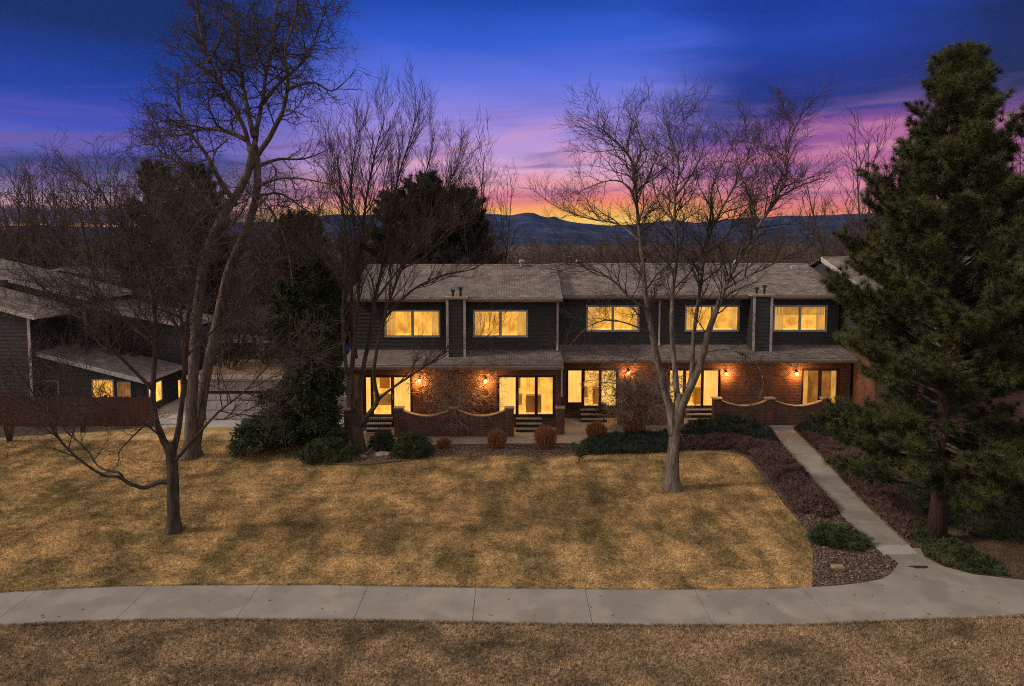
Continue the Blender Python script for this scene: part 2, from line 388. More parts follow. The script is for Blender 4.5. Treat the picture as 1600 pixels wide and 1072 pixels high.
def leafs(rng, pos, axis, k, length, width, scat):
    """small diamond leaves scattered round each point"""
    n = len(pos)
    p = np.repeat(pos, k, 0) + rng.normal(size=(n * k, 3)) * scat
    a = np.repeat(axis, k, 0)
    d = a * .6 + rng.normal(size=(n * k, 3)) * .5; d /= np.linalg.norm(d, axis=1)[:, None] + 1e-9
    s = np.cross(d, rng.normal(size=(n * k, 3))); s /= np.linalg.norm(s, axis=1)[:, None] + 1e-9
    Ln = length * (.6 + .8 * rng.random(n * k))[:, None]
    V = np.empty((n * k, 4, 3)); V[:, 0] = p; V[:, 1] = p + d * Ln * .5 + s * width * .5; V[:, 2] = p + d * Ln; V[:, 3] = p + d * Ln * .5 - s * width * .5
    return V.reshape(-1, 3), np.arange(n * k * 4).reshape(-1, 4)

def in_poly(x, y, poly):
    x = np.asarray(x); y = np.asarray(y); c = np.zeros(x.shape, bool); n = len(poly)
    for i in range(n):
        x1, y1 = poly[i][:2]; x2, y2 = poly[i - 1][:2]
        if y1 == y2: continue
        k = ((y1 > y) != (y2 > y)) & (x < (x2 - x1) * (y - y1) / (y2 - y1) + x1)
        c ^= k
    return c
def edge_dist(x, y, poly):
    d = np.full(np.shape(x), 1e9); n = len(poly)
    for i in range(n):
        x1, y1 = poly[i][:2]; x2, y2 = poly[i - 1][:2]
        dx, dy = x2 - x1, y2 - y1; l = dx * dx + dy * dy + 1e-12
        t = np.clip(((x - x1) * dx + (y - y1) * dy) / l, 0, 1)
        d = np.minimum(d, np.hypot(x - x1 - t * dx, y - y1 - t * dy))
    return d
def smooth_poly(pts, sub=4, closed=True):
    out = []; n = len(pts)
    for i in range(n if closed else n - 1):
        p0, p1, p2, p3 = (Vector(pts[(i + k) % n]) if closed else Vector(pts[min(max(i + k, 0), n - 1)]) for k in (-1, 0, 1, 2))
        for s in range(sub):
            t = s / sub
            out.append(.5 * ((2 * p1) + (p2 - p0) * t + (2 * p0 - 5 * p1 + 4 * p2 - p3) * t * t + (3 * p1 - p0 - 3 * p2 + p3) * t ** 3))
    if not closed: out.append(Vector(pts[-1]))
    return out
def sheet(name, pts, z, m, thick=0.0, parent=None):
    """flat sheet or slab from world xy points"""
    bm = bmesh.new()
    vs = [bm.verts.new((p[0], p[1], z)) for p in pts]
    f = bm.faces.new(vs)
    if f.normal.z < 0: f.normal_flip()
    bm.normal_update()
    if f.normal.z < 0: f.normal_flip()
    if thick:
        r = bmesh.ops.extrude_face_region(bm, geom=[f])
        for v in [g for g in r['geom'] if isinstance(g, bmesh.types.BMVert)]: v.co.z = z
        for v in vs: v.co.z = z - thick
    bmesh.ops.triangulate(bm, faces=bm.faces[:])
    me = bpy.data.meshes.new(name); bm.to_mesh(me); bm.free()
    return link(name, me, m, parent)

# ------------------------------------------------------------------ the ground
g = MB(); g.poly([(-5000, -60, -.01), (5000, -60, -.01), (5000, 6000, -.01), (-5000, 6000, -.01)])
tag(g.build('ground', ground_m), kind='structure')

# sidewalk edges as curves in plan
top_px = [(-260, 944), (0, 927), (120, 920), (250, 916), (500, 915), (800, 920), (1100, 922), (1268, 919), (1340, 913), (1380, 905), (1398, 892)]
bot_px = [(-260, 1000), (0, 980), (250, 971), (500, 971), (700, 974), (900, 978), (1200, 979), (1400, 972), (1600, 964), (1900, 945)]
TOP = smooth_poly([G(*p).xy.to_3d() for p in top_px], 6, False)
BOT = smooth_poly([G(*p).xy.to_3d() for p in bot_px], 6, False)
def yat(curve, x):
    for a, b in zip(curve, curve[1:]):
        if a.x <= x <= b.x: return a.y + (b.y - a.y) * (x - a.x) / (b.x - a.x)
    return curve[-1].y if x > curve[-1].x else curve[0].y
# left and right edges of the entry walk
wl_px = [(1204, 671), (1260, 742), (1310, 800), (1362, 852)]
wr_px = [(1240, 671), (1284, 715), (1352, 790), (1420, 853)]
# lawn (one sheet), bounded by the beds and the walk
lawn_px = [(-420, 700), (0, 684), (120, 676), (235, 668), (470, 668), (500, 708), (560, 722), (640, 719), (690, 713), (800, 712), (900, 711), (1000, 707), (1090, 704), (1140, 706),
           (1168, 716), (1192, 745), (1225, 788), (1258, 828), (1270, 862), (1270, 921)]
LAWN = [G(*p) for p in lawn_px] + [p for p in reversed(TOP) if p.x < G(1266, 920).x]
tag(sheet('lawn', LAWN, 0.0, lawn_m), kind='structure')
nl = [p for p in BOT] + [Vector((34, 6, 0)), Vector((-34, 6, 0))]
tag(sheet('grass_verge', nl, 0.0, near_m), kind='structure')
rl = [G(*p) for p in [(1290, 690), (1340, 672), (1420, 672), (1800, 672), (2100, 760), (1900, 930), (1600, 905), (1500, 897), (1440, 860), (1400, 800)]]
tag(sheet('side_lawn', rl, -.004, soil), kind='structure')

# sidewalk slabs
sw = MB(); jx = G(207, 945).x; step = (G(385, 945).x - G(207, 945).x)
x = jx - 6 * step
xend = jx
while xend + step < TOP[-1].x - .9: xend += step
SZ = .03
while x < xend - .1:
    xs = np.linspace(x + .006, x + step - .006, 7)
    for a, b in zip(xs, xs[1:]):
        ya, yb = min(yat(TOP, a), yat(BOT, a) + 2.35), min(yat(TOP, b), yat(BOT, b) + 2.35)
        sw.hexa([(a, yat(BOT, a), -.02), (b, yat(BOT, b), -.02), (b, yb, -.02), (a, ya, -.02), (a, yat(BOT, a), SZ), (b, yat(BOT, b), SZ), (b, yb, SZ), (a, ya, SZ)])
    x += step
tag(sw.build('sidewalk', concrete), kind='structure')
# junction where the walk flares out
jn = [Vector((p.x, p.y, 0)) for p in TOP if p.x > xend + .02]
flare = [(1404, 880), (1388, 868), (1370, 857)]
flr = [(1438, 858), (1445, 872), (1475, 887), (1520, 899), (1600, 908), (1750, 918), (1900, 924)]
jpts = jn + [G(*p) for p in flare] + [G(*p) for p in flr] + [p for p in reversed(BOT) if p.x > xend + .02]
jpts = [Vector((xend + .006, yat(TOP, xend + .006), 0))] + jpts + [Vector((xend + .006, yat(BOT, xend + .006), 0))]
tag(sheet('walk_junction', jpts, SZ, concrete, .05), kind='structure')
# entry walk slabs with a new pale slab at its foot
ew = MB(); WL = [G(*p) for p in wl_px]; WR = [G(*p) for p in wr_px]
def lerp_edge(E, y):
    for a, b in zip(E, E[1:]):
        if (a.y - y) * (b.y - y) <= 0: return a.x + (b.x - a.x) * (y - a.y) / (b.y - a.y)
    return E[0].x + (E[1].x - E[0].x) * (y - E[0].y) / (E[1].y - E[0].y) if abs(y - E[0].y) < abs(y - E[-1].y) else E[-1].x + (E[-1].x - E[-2].x) * (y - E[-1].y) / (E[-1].y - E[-2].y)
def wslab(mb, ya, yb, z=SZ):
    mb.hexa([(lerp_edge(WL, ya), ya, -.02), (lerp_edge(WR, ya), ya, -.02), (lerp_edge(WR, yb), yb, -.02), (lerp_edge(WL, yb), yb, -.02),
             (lerp_edge(WL, ya), ya, z), (lerp_edge(WR, ya), ya, z), (lerp_edge(WR, yb), yb, z), (lerp_edge(WL, yb), yb, z)])
y0, y1 = G(1362, 853).y, G(1204, 668).y
n = 9
for i in range(n):
    a = y0 + (y1 - y0) * i / n; b = y0 + (y1 - y0) * (i + 1) / n
    wslab(ew, a + .008, b - .008)
tag(ew.build('entry_walk', concrete), kind='structure')
ns = MB(); ya, yb = G(1380, 868).y, y0
ns.hexa([(G(1384, 869).x, ya, -.02), (G(1430, 868).x, ya, -.02), (lerp_edge(WR, yb), yb - .006, -.02), (lerp_edge(WL, yb), yb - .006, -.02),
         (G(1384, 869).x, ya, SZ + .006), (G(1434, 868).x, ya, SZ + .006), (lerp_edge(WR, yb), yb - .006, SZ + .006), (lerp_edge(WL, yb), yb - .006, SZ + .006)])
tag(ns.build('pale_walk_slab', concrete_new), kind='structure')
# patio walks in front of the houses
pw = [G(*p) for p in [(556, 676), (640, 660), (940, 640), (1120, 652), (1300, 652), (1420, 668), (1600, 672), (1600, 684), (1345, 679), (1245, 671), (1204, 672), (1120, 668), (1060, 678), (960, 692), (905, 694), (880, 693), (720, 694), (600, 697), (560, 706), (545, 700)]]
tag(sheet('patio_walk', pw, .02, concrete_warm, .04), kind='structure')
# mulch beds
bedA = [G(*p) for p in [(470, 718), (490, 700), (545, 698), (600, 696), (720, 694), (885, 693), (902, 698), (905, 713), (800, 713), (690, 714), (640, 720), (560, 725), (500, 724)]]
tag(sheet('mulch_bed', bedA, .006, mulch), kind='structure')
bedB = [G(*p) for p in [(885, 696), (960, 692), (1060, 678), (1120, 668), (1202, 672), (1258, 742), (1308, 800), (1361, 853), (1388, 868), (1404, 884), (1398, 894), (1380, 905), (1340, 914), (1268, 920),
                        (1271, 862), (1259, 827), (1226, 787), (1193, 744), (1169, 715), (1141, 705), (1090, 703), (1000, 706), (900, 710)]]
tag(sheet('mulch_bed', bedB, .010, mulch), kind='structure')
bedC = [G(*p) for p in [(1242, 669), (1330, 676), (1385, 712), (1428, 780), (1500, 846), (1560, 868), (1590, 890), (1600, 906), (1520, 898), (1475, 886), (1445, 871), (1438, 857), (1422, 852), (1354, 789), (1286, 714)]]
tag(sheet('mulch_bed', bedC, .006, soil), kind='structure')
bedD = [G(*p) for p in [(372, 690), (400, 676), (470, 668), (560, 676), (560, 706), (490, 702), (470, 716), (420, 712)]]
tag(sheet('mulch_bed', bedD, .004, soil), kind='structure')
# driveway behind, running back between the blocks
drv = [G(*p) for p in [(244, 668), (560, 668), (552, 600), (548, 540), (500, 540), (470, 585), (430, 610), (246, 612)]]
tag(sheet('driveway', drv, .012, concrete_drive, .03), kind='structure')

# ------------------------------------------------------------------ grass blades standing out of the turf
rng = np.random.default_rng(5)
def turf(name, poly, dens, ymax, m, ln, label, xr=(-24, 16), z=.0, k=6, keep=None):
    ys = [p[1] for p in poly]; y0_, y1_ = min(ys), min(max(ys), ymax)
    n = int((xr[1] - xr[0]) * (y1_ - y0_) * dens)
    x = rng.uniform(*xr, n); y = rng.uniform(y0_, y1_, n)
    ok = in_poly(x, y, poly) & (np.abs(x) < y * .80 + 1)
    x, y = x[ok], y[ok]
    pos = np.stack([x, y, np.full_like(x, z)], 1)
    ax = rng.normal(size=pos.shape) * .55; ax[:, 2] = .55; ax /= np.linalg.norm(ax, axis=1)[:, None]
    V, Fc = needles(rng, pos, ax, k, ln, .011, spread=.75)
    V = V.reshape(-1, 3, 3); V[:, :, 2] = np.abs(V[:, :, 2] - z) + z; V[:, :, 0] += rng.normal(size=(len(V), 1)) * .04; V[:, :, 1] += rng.normal(size=(len(V), 1)) * .04
    return tag(np_mesh(name, V.reshape(-1, 3), Fc, m), label, 'grass', kind='stuff')
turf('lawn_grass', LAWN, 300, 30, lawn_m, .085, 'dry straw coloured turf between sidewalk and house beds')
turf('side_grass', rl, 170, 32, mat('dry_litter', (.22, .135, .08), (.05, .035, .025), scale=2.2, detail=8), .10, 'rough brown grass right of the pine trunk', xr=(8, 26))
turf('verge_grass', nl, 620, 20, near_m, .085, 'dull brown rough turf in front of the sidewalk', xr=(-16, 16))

def fringe(name, curve, side, m, label):
    P_ = []
    for a, b in zip(curve, curve[1:]):
        n = max(1, int((b - a).length * 170))
        for k in range(n):
            q = a.lerp(b, rng.random()); P_.append((q.x, q.y + side * abs(rng.normal()) * .035 - side * .03, .01))
    pos = np.array(P_); ax = rng.normal(size=pos.shape) * .4; ax[:, 1] -= side * .5; ax[:, 2] = .8; ax /= np.linalg.norm(ax, axis=1)[:, None]
    V, Fc = needles(rng, pos, ax, 4, .075, .010, spread=.6); V[:, 2] = np.abs(V[:, 2])
    tag(np_mesh(name, V, Fc, m), label, 'grass', kind='stuff')
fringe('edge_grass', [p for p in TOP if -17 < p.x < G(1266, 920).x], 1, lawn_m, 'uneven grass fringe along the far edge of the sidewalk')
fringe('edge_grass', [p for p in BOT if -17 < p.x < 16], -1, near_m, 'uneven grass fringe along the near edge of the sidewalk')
fringe('edge_grass', [G(*p) for p in wr_px] , 1, near_m, 'thin dry grass along the right edge of the front walk')

# ------------------------------------------------------------------ distant hills
def hills():
    ridge = [(-900, 350), (-300, 352), (0, 353), (150, 354), (300, 350), (440, 343), (540, 338), (620, 340), (700, 334), (740, 335), (757, 332), (775, 335), (797, 337), (815, 332), (826, 329), (838, 332), (852, 337), (868, 336), (884, 341), (903, 346),
             (935, 352), (990, 353), (1020, 350), (1045, 346), (1075, 349), (1110, 345), (1150, 341), (1220, 338), (1310, 336), (1450, 334), (1600, 338), (2600, 345)]
    Yr = 3600
    xs = [P(p[0], 380, Yr).x for p in ridge]; zs = [P(p[0], p[1], Yr).z for p in ridge]
    nx, ny = 320, 46
    X = np.linspace(xs[0], xs[-1], nx); V = []
    for j in range(ny):
        t = j / (ny - 1)
        Y = 2300 + (Yr - 2300) * t if t < .8 else None
        tt = min(t / .8, 1)
        Yj = 2300 + 1300 * tt + (max(t - .8, 0) * 3000)
        for i, xx in enumerate(X):
            zr = np.interp(xx, xs, zs)
            prof = tt ** 1.15 if t <= .8 else 1 - (t - .8) * 3.5
            nzv = mnoise.fractal(Vector((xx * .0032, Yj * .0032, 1.3)), 1.0, 2.0, 5)
            rid = 1 - abs(nzv) * 1.6
            h = zr * prof * (.72 + .28 * (rid if tt < 1 or t > .8 else 1) * 1.0) if tt < .97 else zr * prof + nzv * 15 + 6 * mnoise.noise(Vector((xx * .02, 3, 0)))
            V.append((xx * Yj / Yr, Yj, h - 3 * (1 - tt)))
    idx = np.arange(nx * ny).reshape(ny, nx)
    Fc = np.stack([idx[:-1, :-1], idx[:-1, 1:], idx[1:, 1:], idx[1:, :-1]], -1).reshape(-1, 4)
    m = bpy.data.materials.new('hill'); m.use_nodes = True; t = m.node_tree; b = t.nodes['Principled BSDF']
    b.inputs['Roughness'].default_value = 1; b.inputs['Specular IOR Level'].default_value = 0
    tc = N(t, 'ShaderNodeTexCoord'); n1 = N(t, 'ShaderNodeTexNoise'); n1.inputs['Scale'].default_value = .009; n1.inputs['Detail'].default_value = 9; n1.inputs['Roughness'].default_value = .65
    L(t, tc.outputs['Object'], n1.inputs[0])
    c = RAMP(t, n1.outputs[0], [(.38, (.012, .026, .070, 1)), (.56, (.034, .052, .11, 1)), (.66, (.06, .075, .135, 1)), (.71, (.22, .22, .30, 1))])  # blue tint of the distant air is put into the base colour
    L(t, c, b.inputs['Base Color'])
    tag(np_mesh('hills', np.array(V), Fc, m, smooth=True), kind='structure')
hills()

# ------------------------------------------------------------------ houses
def lap(mb, x0, x1, z0, z1, Y, bw=.19, top=None):
    """horizontal lap siding facing -Y; top(x) optional sloping top handled by caller"""
    z = z0
    while z < z1 - 1e-4:
        zt_ = min(z + bw, z1)
        mb.poly([(x0, Y - .022, z), (x1, Y - .022, z), (x1, Y, zt_), (x0, Y, zt_)])
        mb.poly([(x0, Y + .002, z), (x1, Y + .002, z), (x1, Y - .022, z), (x0, Y - .022, z)][::-1])
        z = zt_
def lap_side(mb, X, y0, y1, z0, z1, sgn, bw=.19):
    z = z0
    while z < z1 - 1e-4:
        zt_ = min(z + bw, z1)
        q = [(X + sgn * .022, y0, z), (X + sgn * .022, y1, z), (X, y1, zt_), (X, y0, zt_)]
        mb.poly(q if sgn > 0 else q[::-1])
        z = zt_
def walls_with_holes(x0, x1, z0, z1, holes):
    """yield rectangles (xa,xb,za,zb) of a wall around holes [(hx0,hx1,hz0,hz1)] in one row"""
    hs = sorted(holes); x = x0; out = []
    for a, b, c, d in hs:
        if a > x: out.append((x, a, z0, z1))
        if c > z0: out.append((a, b, z0, c))
        if d < z1: out.append((a, b, d, z1))
        x = b
    if x < x1: out.append((x, x1, z0, z1))
    return out

glass_m = bpy.data.materials.new('window_glass'); glass_m.use_nodes = True
_t = glass_m.node_tree; _t.nodes.clear()
_a = N(_t, 'ShaderNodeBsdfTransparent'); _b = N(_t, 'ShaderNodeBsdfGlossy'); _b.inputs['Roughness'].default_value = .03
_f = N(_t, 'ShaderNodeFresnel'); _f.inputs[0].default_value = 1.5; _m = N(_t, 'ShaderNodeMixShader'); _o = N(_t, 'ShaderNodeOutputMaterial')
L(_t, _f.outputs[0], _m.inputs[0]); L(_t, _a.outputs[0], _m.inputs[1]); L(_t, _b.outputs[0], _m.inputs[2]); L(_t, _m.outputs[0], _o.inputs[0])
curtain_m = lit_mat('curtain', (1.0, .50, .10), .80, folds=14, dark=.82, blotch=1.5)  # cloth glows by emission, standing in for room light behind it
sheer_m = lit_mat('sheer', (1.0, .55, .12), 1.25, folds=22, dark=.88, blotch=.9)
wood_in = mat('interior_wood', (.50, .30, .14), rough=.5, scale=6)
pale_in = mat('interior_pale', (.62, .48, .30), rough=.6, scale=4)
shade_m = lit_mat('lampshade', (1.0, .72, .30), 2.6, folds=1, dark=.9)
def curtain(o, a, b, z0, z1, Y, m, rr, name='curtain'):
    n = max(8, int((b - a) * 46)); V = MB(); k = rr.uniform(26, 40); ph = rr.uniform(0, 6)
    P_ = [(a + (b - a) * i / n, Y + .028 * math.sin(k * (a + (b - a) * i / n) + ph + .8 * math.sin(i * .7))) for i in range(n + 1)]
    for p, q in zip(P_, P_[1:]): V.poly([(p[0], p[1], z0), (q[0], q[1], z0), (q[0], q[1], z1), (p[0], p[1], z1)])
    return V.build(name, m, o, True)
def interior(o, a, b, z0, z1, Y, m, style, seed):
    rr = random.Random(seed); d = 1.1; w = MB(); x0, x1, zb, zt_ = a - .25, b + .25, z0 - .03, z1 + .12
    w.poly([(x0, Y + d, zb), (x1, Y + d, zb), (x1, Y + d, zt_), (x0, Y + d, zt_)])
    w.poly([(x0, Y, zb), (x0, Y + d, zb), (x0, Y + d, zt_), (x0, Y, zt_)]); w.poly([(x1, Y, zb), (x1, Y + d, zb), (x1, Y + d, zt_), (x1, Y, zt_)])
    w.poly([(x0, Y, zt_), (x1, Y, zt_), (x1, Y + d, zt_), (x0, Y + d, zt_)]); w.poly([(x0, Y, zb), (x1, Y, zb), (x1, Y + d, zb), (x0, Y + d, zb)])
    w.build('lit_room', m, o)
    wd = b - a; h = z1 - z0
    if 'c' in style:
        f = rr.uniform(.13, .22)
        curtain(o, a, a + wd * f, z0, z1 + .05, Y + .07, curtain_m, rr); curtain(o, b - wd * f * rr.uniform(.6, 1.1), b, z0, z1 + .05, Y + .07, curtain_m, rr)
    if 'b' in style:
        bl = MB(); zz = z1
        while zz > z1 - h * rr.uniform(.3, .5): bl.box(a, b, Y + .05, Y + .075, zz - .03, zz - .012); zz -= .045
        bl.build('blind', pale_in, o)
    if 'f' in style:
        x = a + wd * rr.uniform(.45, .62); MB().box(x, x + .75, Y + .55, Y + .95, z0, z0 + .82).box(x + .05, x + .35, Y + .535, Y + .55, z0 + .08, z0 + .76).box(x + .4, x + .7, Y + .535, Y + .55, z0 + .08, z0 + .76).build('cabinet', wood_in, o)
        x2 = a + wd * .22; MB().box(x2, x2 + .5, Y + 1.04, Y + 1.07, z0 + 1.1, z0 + 1.65).build('picture', wood_in, o)
        MB().box(a + wd * .1, a + wd * .1 + .9, Y + .5, Y + .9, z0 + .38, z0 + .45).box(a + wd * .1, a + wd * .1 + .9, Y + .85, Y + .93, z0 + .45, z0 + .85).build('sofa', pale_in, o)
    if 'l' in style:
        x = a + wd * rr.uniform(.25, .75); zz = z0 + (.45 if h < 1.5 else 1.1); q = MB(); q.tube([(x, Y + .6, zz), (x, Y + .6, zz + .24)], [.17, .11], 12); q.build('lamp_shade', shade_m, o, True)
        q = MB(); q.tube([(x, Y + .6, z0), (x, Y + .6, zz)], [.02, .02], 6); q.build('lamp_stand', wood_in, o)
def upper_window(root, xa, xb, za, zb, Y, m, slider=None):
    w = MB(); t = .07
    for b in ((xa, xb, za, za + t), (xa, xb, zb - t, zb), (xa, xa + t, za + t, zb - t), (xb - t, xb, za + t, zb - t)):
        w.box(b[0], b[1], Y - .05, Y + .08, b[2], b[3])
    xm = (xa + xb) / 2
    w.box(xm - .045, xm + .045, Y - .043, Y + .08, za + t, zb - t)
    o = w.build('window', trim_white, root)
    for (p, q) in ((xa + t, xm - .045), (xm + .045, xb - t)):
        MB().box(p, q, Y + .03, Y + .036, za + t, zb - t).build('pane', glass_m if m is not dark_glass else dark_glass, o)
        fr = MB(); s = .022
        for b in ((p, q, za + t, za + t + s), (p, q, zb - t - s, zb - t), (p, p + s, za + t + s, zb - t - s), (q - s, q, za + t + s, zb - t - s)):
            fr.box(b[0], b[1], Y - .005, Y + .03, b[2], b[3])
        fr.build('sash', metal_grey, o)
    if m is not dark_glass: interior(o, xa + t, xb - t, za + t, zb - t, Y + .09, m, random.Random(int(xa * 10)).choice(['c', 'cl', 'cb', 'c']), int(xa * 10))
    if slider is not None:
        MB().box(slider - .018, slider + .018, Y, Y + .03, za + t, zb - t).build('mullion', trim_white, o)
    return o
def porch_lamp(root, x, Y, z, power=22):
    plate = MB().box(x - .05, x + .05, Y - .03, Y - .002, z - .1, z + .12)
    plate.tube([(x, Y - .03, z + .1), (x, Y - .1, z + .13), (x, Y - .14, z + .09)], [.012] * 3, 6)
    o = plate.build('porch_lamp', metal_dark, root)
    cage = MB()
    for a in range(4):
        c, s_ = math.cos(a * math.pi / 2 + .78), math.sin(a * math.pi / 2 + .78)
        cage.tube([(x + c * .06, Y - .14 + s_ * .06, z - .12), (x + c * .075, Y - .14 + s_ * .075, z + .07)], [.005] * 2, 4)
    cage.tube([(x, Y - .14, z + .07), (x, Y - .14, z + .12)], [.09, .02], 8)
    cage.build('lantern_cage', metal_dark, o)
    bpy_ = bmesh.new(); bmesh.ops.create_uvsphere(bpy_, u_segments=12, v_segments=8, radius=.062)
    for v in bpy_.verts: v.co += Vector((x, Y - .14, z - .02))
    me = bpy.data.meshes.new('bulb'); bpy_.to_mesh(me); bpy_.free(); link('bulb', me, bulb_m, o)
    l = bpy.data.lights.new('lamp_light', 'POINT'); l.energy = power * 5.8; l.color = (1, .42, .10); l.shadow_soft_size = .12
    lo = bpy.data.objects.new('lamp_light', l); COL.objects.link(lo); lo.location = (x, Y - .24, z - .02); lo.parent = root
def door_set(root, xs, Y, z0, z1, mats, frame, kinds, handle=None):
    """sliding patio door: xs panel boundaries; each panel a sash with pane"""
    fr = MB(); a, b = xs[0], xs[-1]; t = .06
    fr.box(a, b, Y + .0, Y + .18, z1 - t, z1); fr.box(a, b, Y - .02, Y + .18, z0, z0 + .05)
    fr.box(a, a + t, Y, Y + .18, z0 + .05, z1 - t); fr.box(b - t, b, Y, Y + .18, z0 + .05, z1 - t)
    d = fr.build('patio_door', frame, root)
    n = len(xs) - 1
    for i in range(n):
        p, q = xs[i] + (t if i == 0 else 0), xs[i + 1] - (t if i == n - 1 else 0)
        s = .075; yy = Y + (.05 if i % 2 else .085)
        f = MB(); zb = z0 + .05 + (.16 if kinds[i] == 'low' else 0.0)
        for bb_ in ((p, q, zb - (.16 if kinds[i] == 'low' else 0), zb + s), (p, q, z1 - t - s, z1 - t), (p, p + s, zb + s, z1 - t - s), (q - s, q, zb + s, z1 - t - s)):
            f.box(bb_[0], bb_[1], yy, yy + .04, bb_[2], bb_[3])
        f.build('sash', frame, d)
        MB().box(p + s, q - s, yy + .015, yy + .021, zb + s, z1 - t - s).build('pane', dark_glass if mats[i] is dark_glass else glass_m, d)
        if mats[i] is lit_br or (mats[i] is lit_dn and i != n - 2): curtain(d, p, q, z0 + .02, z1 - t, Y + .26 + .03 * i, sheer_m if mats[i] is lit_br else curtain_m if i == 0 and n == 3 and mats[1] is lit_room and xs[0] < -8 else sheer_m, random.Random(i + int(p * 9)), 'sheer_curtain')
    if mats[0] is not dark_glass: interior(d, xs[0] + t, xs[-1] - t, z0 + .03, z1 - t, Y + .23, mats[0] if mats[0] is lit_dim else lit_room, 'f' if mats[0] is not lit_dim else 'c', int(xs[0] * 10))
    if handle is not None:
        MB().box(handle - .015, handle + .015, Y - .01, Y + .05, z0 + .85, z0 + 1.1).build('handle', metal_grey, d)
    return d

